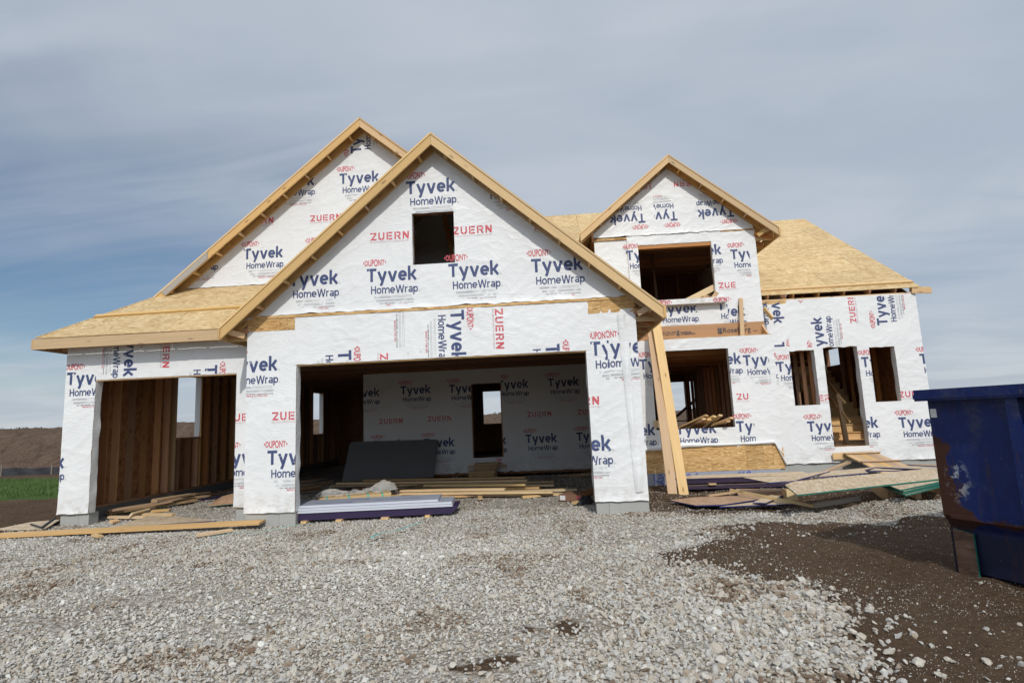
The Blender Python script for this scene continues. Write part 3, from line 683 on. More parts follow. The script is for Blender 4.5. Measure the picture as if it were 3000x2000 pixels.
# loose flap on the right pier
vs, fs = [], []
for i in range(13):
    for j in range(61):
        u = i / 12; t_ = j / 60; z = 3.18 - 2.85 * t_; w = .13 + .02 * math.sin(t_ * 9)
        vs.append((5.42 + .10 * t_ + u * w, -.012 - disp(5.5, z, 1) - .02 * math.sin(u * math.pi) * (1 + .6 * math.sin(t_ * 21 + u * 2)) - .006 * noise.noise(Vector((u * 4, t_ * 30, 0))), z))
for i in range(12):
    for j in range(60): q = i * 61 + j; fs.append((q, q + 61, q + 62, q + 1))
o = mk('wrap_fold', vs, fs, M['wrap'], house); o['label'] = 'loose crumpled fold of white wrap on the right garage pier'
for p in o.data.polygons: p.use_smooth = True
# wrap returned into an opening: strip on a jamb plane X, from y0 inwards, wavy inner edge
def jamb_wrap(x, y0, z0, z1, sgn, depth=.13, seed=0, amp=.03):
    vs, fs = [], []; n = max(6, int((z1 - z0) / .06))
    for j in range(n + 1):
        z = z0 + (z1 - z0) * j / n
        d = depth + amp * noise.noise(Vector((z * 1.7, seed, 0))) * 2 + amp * .3 * noise.noise(Vector((z * 7, seed, 2)))
        for i in range(4):
            u = i / 3; vs.append((x + sgn * (.006 + (.018 + amp * .5) * max(0, noise.noise(Vector((z * 2.6, u, seed + 5)))) * u), y0 - .006 + d * u, z))
    for j in range(n):
        for i in range(3): q = j * 4 + i; fs.append((q, q + 1, q + 5, q + 4) if sgn > 0 else (q, q + 4, q + 5, q + 1))
    o = mk('wrap_return', vs, fs, M['wrap'], house)
    for p in o.data.polygons: p.use_smooth = True
jamb_wrap(xGL, YA, zT, zH, 1, .15, 1); jamb_wrap(xGR, YA, zT, zH, -1, .14, 2)
jamb_wrap(wx0, YA, wz0, wz1, 1, .05, 3, .02); jamb_wrap(wx1, YA, wz0, wz1, -1, .06, 4, .04)
box('header_soffit', xGL, xGR, YA + .004, YA + .18, zH - .03, zH - .005, M['lumber'], house, 'x')
# concrete stems under the piers
def stem(name, x0, x1, y0, y1, z0, z1):
    box(name, x0, x1, y0, y1, z0, z1, M['concrete'], house, 'x')
stem('concrete_stem', xAL + .03, -.28, YA + .02, YA + .22, -.25, zT); stem('concrete_stem', -.276, xGL - .0, YA + .02, YA + .22, -.25, zT)
stem('concrete_stem', xGR + .02, 5.1, YA + .015, YA + .3, -.25, zT); stem('concrete_stem', 5.104, xAR, YA + .015, YA + .3, -.25, zT)
stem('concrete_stem', xAR - .2, xAR - .001, YA + .3, YBAY, -.25, zT)
# side walls of the projecting garage
prism('side_wall', [(xAR - .006, YA + .14, zT), (xAR - .006, YBAY + .01, zT), (xAR - .006, YBAY + .01, 3.2), (xAR - .006, YA + .14, 3.2)], (-.12, 0, 0), M['wrap'], house)
prism('side_wall', [(xAL + .006, YA + .14, zT), (xAL + .006, YB, zT), (xAL + .006, YB, 3.4), (xAL + .006, YA + .14, 3.4)], (.12, 0, 0), M['wrap'], house)

# ---- rake ladders
def rake(xa, za, p, xl, xr, Y0, wallY, h=.165, lk=.62, first=.35, xlo=None, xro=None):
    """barge rafters of a gable: outer, inner, lookouts; (xa, za) ridge of the rafters"""
    for s, xt in ((-1, xl), (1, xr)):
        if xt is None: continue
        zt = za - p * abs(xt - xa); ux = Vector((s, 0, -p)).normalized(); g = .0015 * s
        prism('fly_rafter', [(xa + g, Y0, za - .03), (xt, Y0, zt - .03), (xt, Y0, zt - .03 - h), (xa + g, Y0, za - .03 - h)], (0, .038, 0), M['lumber'], house, ux, (0, 0, 1))
        prism('edge_board', [(xa + g, Y0 - .012, za + .012), (xt + s * .01, Y0 - .012, zt + .012), (xt + s * .01, Y0 - .012, zt - .028), (xa + g, Y0 - .012, za - .028)], (0, .09, 0), M['lumber'], house, ux, (0, 0, 1))
        prism('wall_rafter', [(xa + g, wallY - .044, za - .031), (xt, wallY - .044, zt - .031), (xt, wallY - .044, zt - .03 - h), (xa + g, wallY - .044, za - .03 - h)], (0, .036, 0), M['lumber'], house, ux, (0, 0, 1))
        d = first; L = abs(xt - xa) * math.hypot(1, p)
        while d < L - .1:
            x = xa + s * d / math.hypot(1, p); z = za - p * abs(x - xa)
            cz = z - .03 - h / 2 - .002; dirv = Vector((s, 0, -p)).normalized(); up = Vector((s * p, 0, 1)).normalized()
            board('lookout', Vector((x, Y0 + .039, cz)), Vector((x, wallY - .045, cz)), h * .80, .038, M['lumber'], house, side=up)
            d += lk
        d = 0
rake(AXm, 6.44, AP, -1.17, 6.12, -.31, YA, .175)

# ---- roof helper: sheets of strand board clipped to a polygon in plane coordinates
def clip_poly(poly, x0, x1, y0, y1):
    for ax_, c, sg in ((0, x0, 1), (0, x1, -1), (1, y0, 1), (1, y1, -1)):
        out = []
        for i in range(len(poly)):
            a, b_ = poly[i], poly[(i + 1) % len(poly)]
            ia, ib = sg * (a[ax_] - c) >= 0, sg * (b_[ax_] - c) >= 0
            if ia: out.append(a)
            if ia != ib:
                t = (c - a[ax_]) / (b_[ax_] - a[ax_]); out.append(tuple(a[k_] + t * (b_[k_] - a[k_]) for k_ in (0, 1)))
        poly = out
        if len(poly) < 3: return []
    return poly
def deck(pts, u_dir, panel=(2.44, 1.22), mat='osb', gap=.007, stag=True, whole=False, name='roof', label=None, th=.012):
    """pts: planar convex polygon of 3D points (top surface)"""
    P = [Vector(p) for p in pts]; O = P[0]; u = Vector(u_dir).normalized(); n = (P[1] - P[0]).cross(P[2] - P[0]).normalized()
    if n.z < 0: n = -n
    v = n.cross(u); q = [((p - O).dot(u), (p - O).dot(v)) for p in P]
    root = empty(name, O); attach(root, house)
    if label: root['label'] = label
    def add(pl):
        if len(pl) < 3: return
        area = abs(sum(pl[i][0] * pl[(i + 1) % len(pl)][1] - pl[(i + 1) % len(pl)][0] * pl[i][1] for i in range(len(pl)))) / 2
        if area < .003: return
        jz = random.uniform(0, .0025)
        prism('osb_panel', [O + u * a + v * b_ + n * jz for a, b_ in pl], -n * th, M[mat], root, u, v)
    if whole: add(q); return root
    mnu, mxu = min(a for a, _ in q), max(a for a, _ in q); mnv, mxv = min(b_ for _, b_ in q), max(b_ for _, b_ in q)
    v0 = mnv; row = 0
    while v0 < mxv:
        u0 = mnu - (panel[0] / 2 if (stag and row % 2) else 0)
        while u0 < mxu:
            add(clip_poly(q, u0 + gap / 2, u0 + panel[0] - gap / 2, v0 + gap / 2, v0 + panel[1] - gap / 2)); u0 += panel[0]
        v0 += panel[1]; row += 1
    return root
def zA(x): return 6.45 - AP * abs(x - AXm)
deck([(-1.17, -.32, zA(-1.17)), (AXm, -.32, zA(AXm)), (AXm, 7.0, zA(AXm)), (-1.17, 7.0, zA(-1.17))], (0, 1, 0), label='left slope of the garage gable roof')
deck([(6.12, -.32, zA(6.12)), (AXm, -.32, zA(AXm)), (AXm, 7.0, zA(AXm)), (6.12, 7.0, zA(6.12))], (0, 1, 0), label='right slope of the garage gable roof')
# eaves of the garage gable: fascia, tails, blocking
def eave(xf, xw, y0, y1, zt, s, step=.6, h=.165):
    box('fascia', min(xf, xf + s * .036), max(xf, xf + s * .036), y0 - .02, y1, zt - h - .05, zt - .012, M['lumber'], house, 'yw')
    y = y0 + .30
    while y < y1:
        board('rafter_tail', (xw - s * .02, y, zt + AP * .0 + .10 - .12), (xf - s * .0, y, zt - .13), .09, .038, M['stud'], house)
        board('lookout', (xw, y + .04, zt - h + .01), (xf, y + .04, zt - h + .01), .088, .038, M['lumber'], house)
        y += step
eave(6.12, xAR, -.31, 3.3, 3.25, 1)
eave(-1.17, xAL, -.31, .55, 3.27, -1)
board('soffit_block', (xAR + .03, -.10, 3.16), (xAR + .33, -.28, 3.30), .09, .038, M['lumber'], house)
board('soffit_block', (xAL - .02, -.06, 3.14), (xAL - .27, -.26, 3.22), .09, .038, M['lumber'], house)

# ---- single garage front (B)
xb0, xb1, zHb = -4.118, -1.418, 2.604
soffB = 3.17
core('wall_framing', YB, [(XL, zT), (xb0, zT), (xb0, zHb), (xb1, zHb), (xb1, zT), (xAL + .1, zT), (xAL + .1, 3.3), (XL, 3.3)])
wB = Wrap(YB, 3.0); wB.patch(XL, xb0, zT, 3.22, flare=.03, rag=.012); wB.patch(xb1, xAL + .01, zT + .02, 3.22, flare=.02, rag=.01); wB.patch(xb0, xb1, zHb - .01, 3.22)
wB.stitch(XL + .3, 3.1, XL + .25, .3, .13); wB.stitch(xb1 + .3, 3.1, xb1 + .3, 2.5, .1)
wB.build('white printed wrap on the single garage front')
cb = [(0, -1, -zHb), (0, 1, 3.2)]
P_(wB, TY, (1, 965, 700), -90, cb); P_(wB, ZU, (1, 1255, 707), -90, cb); P_(wB, TY, (1, 1572, 968), -90, cb)
cc = [(-1, 0, -XL), (1, 0, xb0)]
P_(wB, TY, (1, 512, 1118), 0, cc); P_(wB, TY, (2, 150, 458), 0, cc)
P_(wB, ZU, (1, 1735, 1397), 0, [(-1, 0, -xb1), (1, 0, xAL)]); P_(wB, TY, (2, 1700, 418), 0, [(-1, 0, -xb1), (1, 0, xAL)]); 
jamb_wrap(xb0, YB, zT, zHb, 1, .15, 7, .035); jamb_wrap(xb1, YB, zT, zHb, -1, .12, 8)
box('header_soffit', xb0, xb1, YB + .004, YB + .16, zHb - .03, zHb - .004, M['lumber'], house, 'x')
stem('concrete_stem', XL + .04, -4.32, YB + .03, YB + .25, -.25, zT); stem('concrete_stem', -4.316, xb0 - .01, YB + .03, YB + .25, -.25, zT)
stem('concrete_stem', xb1 + .03, -1.12, YB + .03, YB + .25, -.25, zT + .02); stem('concrete_stem', -1.116, xAL + .05, YB + .03, YB + .25, -.25, zT + .02)
# left side wall with two windows (studs inside)
YL1 = 14.0
lw = [(3.62, 4.55, 1.45, 2.93), (11.36, 12.3, 1.3, 2.85)]
def wall_y(x, t, y0, y1, z0, z1, wins, mat, parent=house, name='sheathing_board'):
    ys = sorted({y0, y1, *[a for w_ in wins for a in w_[:2]]})
    for a, b_ in zip(ys[:-1], ys[1:]):
        w_ = next((w_ for w_ in wins if w_[0] <= a and w_[1] >= b_), None)
        for za, zb_ in ([(z0, z1)] if not w_ else [(z0, w_[2]), (w_[3], z1)]):
            box(name, x, x + t, a, b_, za, zb_, M[mat], parent, 'z' if zb_ - za > 1.5 else 'yw')
wall_y(XL, .014, YB + .13, YL1, zT, 3.3, lw, 'osb_in')
wall_y(XL - .006, .005, YB + .006, YL1, zT, 3.3, lw, 'wrap', name='side_wrap')
box('concrete_curb', XL + .02, XL + .2, YB + .26, YL1, -.25, zT, M['dark_foam'], house, 'y')
box('sill_plate', XL + .03, XL + .155, YB + .14, YL1, zT, zT + .038, M['stud'], house, 'y'); box('top_plate', XL + .015, XL + .155, YB + .14, YL1, 3.02, 3.10, M['stud'], house, 'y')
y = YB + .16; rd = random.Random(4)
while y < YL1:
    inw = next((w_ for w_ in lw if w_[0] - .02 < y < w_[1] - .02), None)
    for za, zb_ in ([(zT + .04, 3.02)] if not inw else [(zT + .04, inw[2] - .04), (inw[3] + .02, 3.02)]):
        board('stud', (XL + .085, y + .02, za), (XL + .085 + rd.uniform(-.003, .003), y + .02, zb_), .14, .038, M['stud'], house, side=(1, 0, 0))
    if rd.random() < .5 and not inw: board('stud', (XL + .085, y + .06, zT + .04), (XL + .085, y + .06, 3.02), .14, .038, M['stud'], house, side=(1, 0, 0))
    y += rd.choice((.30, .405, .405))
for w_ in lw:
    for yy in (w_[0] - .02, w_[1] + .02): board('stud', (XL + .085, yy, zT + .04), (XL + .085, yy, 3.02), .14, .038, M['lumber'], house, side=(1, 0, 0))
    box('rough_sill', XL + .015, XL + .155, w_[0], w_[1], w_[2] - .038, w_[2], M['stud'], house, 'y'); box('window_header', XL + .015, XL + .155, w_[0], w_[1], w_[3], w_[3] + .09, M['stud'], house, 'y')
    # wrap turned in on the far jamb
    prism('wrap_return', [(XL - .01, w_[1] - .006, w_[2]), (XL + .10, w_[1] - .006, w_[2]), (XL + .13, w_[1] - .012, w_[2] + .12), (XL + .125, w_[1] - .006, (w_[2] + w_[3]) / 2), (XL + .14, w_[1] - .01, w_[3]), (XL - .01, w_[1] - .006, w_[3])], (0, .003, 0), M['wrap'], house)
# rear and inner walls
def wall_x(Y, t, x0, x1, z0, z1, wins, mat, name='sheathing_board'):
    xs = sorted({x0, x1, *[a for w_ in wins for a in w_[:2]]})
    for a, b_ in zip(xs[:-1], xs[1:]):
        w_ = next((w_ for w_ in wins if w_[0] <= a + 1e-6 and w_[1] >= b_ - 1e-6), None)
        for za, zb_ in ([(z0, z1)] if not w_ else [(z0, w_[2]), (w_[3], z1)]):
            if zb_ > za: box(name, a, b_, Y, Y + t, za, zb_, M[mat], house, 'z' if zb_ - za > 1.5 else 'xw')
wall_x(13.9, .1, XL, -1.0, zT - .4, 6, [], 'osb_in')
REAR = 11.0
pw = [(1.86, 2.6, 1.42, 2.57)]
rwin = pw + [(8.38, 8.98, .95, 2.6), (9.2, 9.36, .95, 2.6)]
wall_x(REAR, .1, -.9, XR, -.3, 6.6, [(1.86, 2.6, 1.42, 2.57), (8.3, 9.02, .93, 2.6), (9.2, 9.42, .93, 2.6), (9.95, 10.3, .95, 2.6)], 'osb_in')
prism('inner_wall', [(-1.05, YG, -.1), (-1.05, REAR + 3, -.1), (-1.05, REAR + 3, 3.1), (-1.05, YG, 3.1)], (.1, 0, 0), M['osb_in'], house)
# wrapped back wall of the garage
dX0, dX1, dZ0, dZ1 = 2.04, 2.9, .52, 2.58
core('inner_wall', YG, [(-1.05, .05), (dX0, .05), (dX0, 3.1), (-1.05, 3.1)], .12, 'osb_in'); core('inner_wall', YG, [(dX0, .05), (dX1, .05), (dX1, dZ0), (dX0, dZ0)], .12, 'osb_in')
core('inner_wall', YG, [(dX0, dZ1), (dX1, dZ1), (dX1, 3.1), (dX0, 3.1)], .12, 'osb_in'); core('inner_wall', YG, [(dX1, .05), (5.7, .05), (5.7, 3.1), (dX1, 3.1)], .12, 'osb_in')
wI = Wrap(YG, 5.0); kw = dict(step=.06, dots=False)
wI.patch(-1.07, dX0, .12, 3.0, flare=.04, rag=.02, **kw); wI.patch(dX0, dX1, .12, dZ0, flare=.03, **kw); wI.patch(dX0, dX1, dZ1, 3.0, **kw); wI.patch(dX1, 5.6, .12, 3.0, flare=.04, rag=.02, **kw)
wI.stitch(-1, 2.72, 5.5, 2.74, .11)
wI.build('white printed wrap on the inner wall at the back of the garage')
for zp in ((5, 1110, 690), (5, 1500, 667), (6, 1060, 608)): P_(wI, TY, zp, 0, [(-1, 0, 1.06), (1, 0, 5.6)])
P_(wI, TY, (5, 1872, 655), 0, [(1, 0, dX0)]); P_(wI, TY, (6, 675, 625), 0, [(-1, 0, -dX1)])
P_(wI, TY, (5, 1290, 1085), 0, ()); P_(wI, TY, (5, 1678, 1070), 0, [(1, 0, dX0)]); P_(wI, TY, (6, 890, 1038), 0, ()); P_(wI, TY, (6, 1280, 1022), 0, [(1, 0, 5.6)]); P_(wI, TY, (6, 505, 1055), 0, [(-1, 0, -dX1)])
for zp in ((5, 1335, 892), (5, 1705, 872), (6, 900, 838), (6, 1285, 820)): P_(wI, ZU, zp, 0, [(1, 0, 5.6)])
P_(wI, ZU, (6, 708, 1255), 90, [(0, 1, .5)])
jamb_wrap(dX0, YG, dZ0, dZ1, 1, .1, 15, .05)
box('door_jamb', dX0, dX0 + .03, YG + .01, YG + .13, dZ0, dZ1, M['stud'], house, 'z'); box('door_jamb', dX1 - .03, dX1, YG + .01, YG + .13, dZ0, dZ1, M['stud'], house, 'z')
for x in np.arange(2.2, 5.6, .8): board('stud', (x, 9.2, .5), (x, 9.2, 3.1), .09, .038, M['stud'], house, side=(0, 1, 0)) if not (1.7 < x < 3.0) else None
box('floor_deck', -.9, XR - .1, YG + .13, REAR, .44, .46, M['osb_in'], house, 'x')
# garage ceiling: joists and deck, their shade put into the colours
prism('ceiling_deck', [(XL + .16, YB + .14, 3.12), (5.6, YB + .14, 3.12), (5.6, 13.9, 3.12), (XL + .16, 13.9, 3.12)], (0, 0, .015), M['shaded_board'], house, (1, 0, 0), (0, 1, 0))
prism('ceiling_deck', [(xAL + .13, .14, 3.125), (5.6, .14, 3.125), (5.6, YB + .14, 3.125), (xAL + .13, YB + .14, 3.125)], (0, 0, .012), M['shaded_board'], house, (1, 0, 0), (0, 1, 0))
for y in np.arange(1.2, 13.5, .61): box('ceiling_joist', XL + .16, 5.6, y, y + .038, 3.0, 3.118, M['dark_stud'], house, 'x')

# ---- pent roof over the single garage, hip to the left
zP = lambda y: 3.375 + .71 * (y - .33)
deck([(-5.06, .325, zP(.325)), (-.93, .325, zP(.325)), (.55, 2.12, zP(2.12)), (-3.55, 2.12, zP(2.12))], (1, 0, 0), label='low strand board roof over the single garage door')
box('fascia', -5.06, -.88, .30, .338, 3.165, 3.352, M['lumber'], house, 'xw')
box('fascia', -5.095, -5.06, .30, YL1, 3.165, 3.352, M['lumber'], house, 'yw')
for x in np.arange(-4.95, -.95, .6): board('rafter_tail', (x, .34, 3.255), (x, .65, 3.30), .13, .038, M['stud'], house)
board('ledger', (XL, .64, 3.27), (-.9, .64, 3.27), .14, .03, M['lumber'], house, side=(0, 0, 1))
for y in np.arange(.9, 13.5, .6): board('rafter_tail', (-5.06, y, 3.25), (XL, y, 3.28), .13, .038, M['stud'], house)
p0, p1 = at(*Z(1, 745, 607), 1.05), at(*Z(1, 1720, 553), 1.05)
board('toe_board', (p0.x, 1.0, zP(1.0) + .026), (p1.x + .35, 1.06, zP(1.06) + .026), .09, .038, M['lumber'], house, side=(0, 1, .71))

# ---- rear left gable (C)
CX, CZ, CPt = .52, 8.02, .831
zC = lambda x: CZ - CPt * abs(x - CX)
roofC = lambda x: zC(x) - .19
zCb = zP(YC) + .005
core('gable_framing', YC, [(-3.62, zCb), (5.0, zCb - .3), (5.0, roofC(5.0) + .1), (CX, roofC(CX)), (-3.62, zCb + .02)], mat='osb_in')
wC = Wrap(YC, 6.0); wC.patch(-3.62, CX, lambda x: zCb, lambda x: max(zCb + .01, roofC(x)), flare=.02, rag=.01); wC.patch(CX, 3.2, lambda x: zCb, lambda x: max(zCb + .01, roofC(x)))
wC.build('white printed wrap on the taller rear gable')
cC = [(-CPt, 1.0, CZ - .17 - CPt * CX), (CPt, 1.0, CZ - .17 + CPt * CX), (0, -1, -zCb)]
for zp in ((3, 1555, 627), (3, 1065, 655), (3, 820, 1203), (3, 325, 1225)): P_(wC, TY, zp, 0, cC)
P_(wC, ZU, (3, 1330, 914), 0, cC); P_(wC, ZU, (3, 815, 940), 0, cC); P_(wC, TY, (3, 1722, 388), 90, cC + [(0, -1, -at(*Z(3, 1700, 440), YC).z)]); P_(wC, TY, (3, 1315, 1175), 0, cC)
rake(CX, CZ, CPt, -3.86, 3.6, 1.74, YC, .165)
# weathered grey board piece nailed at the low end of the rear left rake
q0, q1 = at(*Z(3, 190, 1470), 1.735), at(*Z(3, 545, 1185), 1.735)
M['grey_wood'] = lumber_mat('weathered_grey_lumber', (0.40, 0.36, 0.31), (0.22, 0.2, 0.18), .1)
prism('fly_rafter', [(q0.x, 1.72, zC(q0.x) - .035), (q1.x, 1.72, zC(q1.x) - .035), (q1.x, 1.72, zC(q1.x) - .195), (q0.x + .1, 1.72, zC(q0.x + .1) - .195)], (0, .018, 0), M['grey_wood'], house, Vector((1, 0, CPt)), (0, 0, 1))['label'] = 'grey weathered lower end of the left rake'
deck([(CX, 1.74, CZ + .012), (-3.86, 1.74, zC(-3.86) + .012), (-3.86, 13.5, zC(-3.86) + .012), (CX, 13.5, CZ + .012)], (0, 1, 0), label='left slope of the tallest roof')
deck([(-3.86, 1.74, zC(-3.86) + .012), (-5.06, .33, zC(-5.06) + .012), (-5.06, 13.5, zC(-5.06) + .012), (-3.86, 13.5, zC(-3.86) + .012)], (0, 1, 0), whole=True, label='lower left slope down to the left eave')
deck([(CX, 1.74, CZ + .012), (5.6, 1.74, zC(5.6) + .012), (5.6, 13.5, zC(5.6) + .012), (CX, 13.5, CZ + .012)], (0, 1, 0), label='right slope of the tallest roof')
prism('gable_framing', [(-5.0, 13.6, 3.2), (5.6, 13.6, 3.2), (5.6, 13.6, zC(5.6)), (CX, 13.6, CZ - .02), (-5.0, 13.6, 3.4)], (0, .02, 0), M['osb_in'], house)

# ---- main roof behind the dormer
zM = lambda y: 4.62 + .726 * (y - 4.0)
deck([(3.4, 4.0, zM(4)), (5.44, 4.0, zM(4)), (5.44, 9.0, zM(9)), (3.4, 9.0, zM(9))], (1, 0, 0), label='front slope of the main roof left of the dormer')
deck([(5.444, 6.1, zM(6.1)), (8.15, 6.1, zM(6.1)), (8.15, 9.0, zM(9)), (5.444, 9.0, zM(9))], (1, 0, 0), label='front slope of the main roof behind the dormer')
box('ceiling_deck', 5.5, 9.2, YD + .15, 8.36, 5.87, 5.89, M['osb_in'], house)
deck([(3.4, 13.0, 5.3), (8.15, 13.0, 5.3), (8.15, 9.0, 8.25), (3.4, 9.0, 8.25)], (1, 0, 0), whole=True, label='rear slope of the main roof')
prism('gable_framing', [(8.13, 6.3, 5.95), (8.13, 11, 5.95), (8.13, 11, 6.6), (8.13, 9.0, 8.2)], (-.02, 0, 0), M['osb_in'], house)

# ---- right block: bay, upper wall, entry wall
BX0, BX1, BT = 5.75, 9.23, 3.17
bw0, bw1, bz0, bz1 = 6.56, 8.26, 1.175, 2.91
core('wall_framing', YBAY, [(BX0, .25), (bw0, .25), (bw0, BT), (BX0, BT)]); core('wall_framing', YBAY, [(bw1, .25), (BX1, .25), (BX1, BT), (bw1, BT)])
core('wall_framing', YBAY, [(bw0, .25), (bw1, .25), (bw1, bz0), (bw0, bz0)]); core('wall_framing', YBAY, [(bw0, bz1), (bw1, bz1), (bw1, BT), (bw0, BT)])
prism('side_wall', [(BX1 - .005, YBAY + .13, .25), (BX1 - .005, YE, .25), (BX1 - .005, YE, BT), (BX1 - .005, YBAY + .13, BT)], (-.1, 0, 0), M['wrap'], house)
prism('bay_top', [(BX0, YBAY, BT + .003), (BX1, YBAY, BT + .003), (BX1, YD, BT + .003), (BX0, YD, BT + .003)], (0, 0, .012), M['osb_wall'], house, (1, 0, 0), (0, 1, 0))
# exposed strand board at the foot of the bay
for a, b_, z0, z1 in ((BX0, 7.0, .25, .84), (7.003, 8.44, .25, .84), (8.443, 8.80, .335, .82), (8.803, 9.0, .335, .82), (9.003, BX1, .335, .74), (8.443, BX1, .25, .332)):
    box('osb_strip', a, b_, YBAY - .012, YBAY + .001, z0, z1, M['osb_wall'], house, 'xw')
wBy = Wrap(YBAY - .010, 8.0); zk = lambda x: .80 + .03 * math.sin(x * 1.3) - max(0, x - 9.05) * 1.2
wBy.patch(BX0, bw0, zk, BT, rag=.02); wBy.patch(bw1, BX1 + .012, zk, BT, rag=.02); wBy.patch(bw0, bw1, zk, bz0); wBy.patch(bw0, bw1, bz1, BT)
wBy.stitch(8.95, 3.1, 9.0, .8, .13); wBy.stitch(8.62, 3.1, 8.62, 2.0, .2)
wBy.build('white printed wrap on the bay by the entry')
cW = [(0, -1, -.82)]
P_(wBy, TY, (12, 292, 716), 0, [(1, 0, bw0)] + cW); P_(wBy, TY, (12, 1000, 668), 0, [(-1, 0, -bw1)] + cW)
xt = at(*Z(12, 1770, 600), YBAY).x
P_(wBy, TY, (12, 1482, 670), 0, [(-1, 0, -bw1), (1, 0, xt)]); P_(wBy, ZU, (12, 1405, 1062), 0, [(-1, 0, -bw1), (1, 0, at(*Z(12, 1550, 1050), YBAY).x)])
P_(wBy, TY, (12, 712, 1458), 0, [(0, 1, bz0)] + cW); P_(wBy, TY, (12, 1405, 1430), 0, [(1, 0, at(*Z(12, 1610, 1400), YBAY).x)] + cW); P_(wBy, TY, (12, 15, 1485), 0, [(-1, 0, -BX0)] + cW)
# rolled up lower edge of the wrap
vs, fs = [], []
for i in range(91):
    x = BX0 + .1 + (BX1 - BX0 - .08) * i / 90; r_ = .035 + .015 * math.sin(x * 2.1) + .012 * noise.noise(Vector((x * 4, 0, 0)))
    zc = .84 + .03 * math.sin(x * 1.3 + .4) - (.10 if x < 7.2 else 0) * (7.2 - x) - max(0, x - 9.05) * 2.5; a0 = random.uniform(0, .05)
    for j in range(9):
        a = -1.8 + j / 8 * 4.6; vs.append((x, YBAY - .03 - r_ * 1.2 * math.cos(a), zc - r_ * 1.25 * math.sin(a) - (.07 if j == 8 else 0) * (1 if x < 8 else .4)))
    if i:
        for j in range(8): q = i * 9 + j; fs.append((q - 9, q, q + 1, q - 8))
o = mk('wrap_roll', vs, fs, M['wrap'], house); o['label'] = 'curled lower edge of the wrap above the bare strand board'
for p in o.data.polygons: p.use_smooth = True
jamb_wrap(bw1, YBAY, bz0, bz1, -1, .10, 21, .02); jamb_wrap(bw0, YBAY, bz0, bz1, 1, .05, 22, .02)
box('rough_sill', bw0, bw1, YBAY - .012, YBAY + .14, bz0 - .04, bz0, M['stud'], house, 'x'); box('window_header', bw0, bw1, YBAY + .001, YBAY + .14, bz1, bz1 + .05, M['lvl'], house, 'x')
stem('concrete_stem', BX0, BX1 + .05, YBAY + .02, YBAY + .3, -.3, .25)
# blue printed foam boards against the stem
xfoam = [5.85, 7.62, 8.48, 9.12]
for i in range(3): box('foam_board', xfoam[i] + .003, xfoam[i + 1], YBAY - .03, YBAY + .018, -.1, .245, M['foam'], house, 'xw')
class FakeWrap: pass
fw = FakeWrap(); fw.Y = YBAY - .034 + .004; fw.seed = 8.0
T_sty = fit(text_mesh('Styrofoam', 1, .01, 1, 1, 0), .95); T_sq = fit(text_mesh('Square Edge Insulation', 1, 0, 1, 1, 0), .95)
fo = link('foam_print', mesh('foam_print', [(0, 0, 0), (0, .001, 0), (.001, 0, 0)], [(0, 1, 2)]), M['blue_ink'], house, Matrix.Translation((6.3, YBAY + .3, .1))); fw.o = fo
M['sky_ink'] = flat_mat('bright_blue_ink', (.10, .13, .42), .6); keep = INK[0]; INK[0] = M['sky_ink']
for zp, r_ in (((26, 600, 190), -90), ((26, 1070, 560), 90), ((26, 1770, 180), -90)):
    q = at(*Z(*zp), YBAY - .03); s_ = 1 if r_ > 0 else -1
    put_print(fw, [(T_sty[0], T_sty[1], 0)], q.x, q.z - (0 if r_ < 0 else .25), r_, [(0, -1, .08), (0, 1, .235)], lift=.008)
    put_print(fw, [(T_sq[0], T_sq[1], 0)], q.x + .17 * (1 if s_ > 0 else -1) * (1 if s_ > 0 else .6), q.z - (0 if r_ < 0 else .25), r_, [(0, -1, .08), (0, 1, .235)], lift=.008)
for x in (7.35, 7.45, 7.55, 8.75, 8.85): put_print(fw, [strokes([rect(0, 0, .003, .2), rect(.02, .05, .045, .053), rect(.02, .1, .045, .103), rect(.02, .15, .045, .153)]) + (2,)], x, .03, 0, (), lift=.008)
INK[0] = keep
# upper wall over the bay
uw0, uw1, uz0, uz1 = 6.52, 8.22, 4.11, 5.49
UX0, UX1, UT = 6.27, 9.24, 5.76
core('wall_framing', YD, [(UX0, 3.2), (uw0, 3.2), (uw0, UT), (UX0, UT)], mat='osb_in'); core('wall_framing', YD + .05, [(5.5, 3.2), (UX0, 3.2), (UX0, UT - .05), (5.5, UT - .05)], mat='osb_in'); core('wall_framing', YD, [(uw1, 3.2), (UX1, 3.2), (UX1, UT), (uw1, UT)], mat='osb_in')
core('wall_framing', YD, [(uw0, 3.2), (uw1, 3.2), (uw1, uz0), (uw0, uz0)], mat='osb_in'); core('wall_framing', YD, [(uw0, uz1), (uw1, uz1), (uw1, UT), (uw0, UT)], mat='osb_in')
prism('side_wall', [(UX1 - .004, YD + .01, 3.2), (UX1 - .004, 8, 3.2), (UX1 - .004, 8, UT), (UX1 - .004, YD + .01, UT)], (-.1, 0, 0), M['wrap'], house)
wU = Wrap(YD, 9.0)
wU.patch(UX0, uw0, 3.52, UT - .03); wU.patch(uw0, uw1, 3.52, uz0, rag=.01); wU.patch(uw1, UX1, 3.52, UT - .03, rag=.01); wU.patch(uw0, uw1, uz1, UT - .03)
wU.Y = YD + .03; wU.patch(5.5, UX0 + .001, 4.0, UT - .09); wU.Y = YD
wU.build('white printed wrap on the upper wall over the bay')
box('osb_trim', 5.45, UX0, YD - .01, YD + .03, UT - .10, UT - .05, M['osb_wall'], house, 'x'); board('soffit_block', (5.47, YD - .02, UT - .09), (5.43, YD - .25, UT + .05), .1, .038, M['stud'], house)
DXm, DZ, DP = 7.33, 7.56, .825
roofD = lambda x: DZ - .205 - DP * abs(x - DXm)
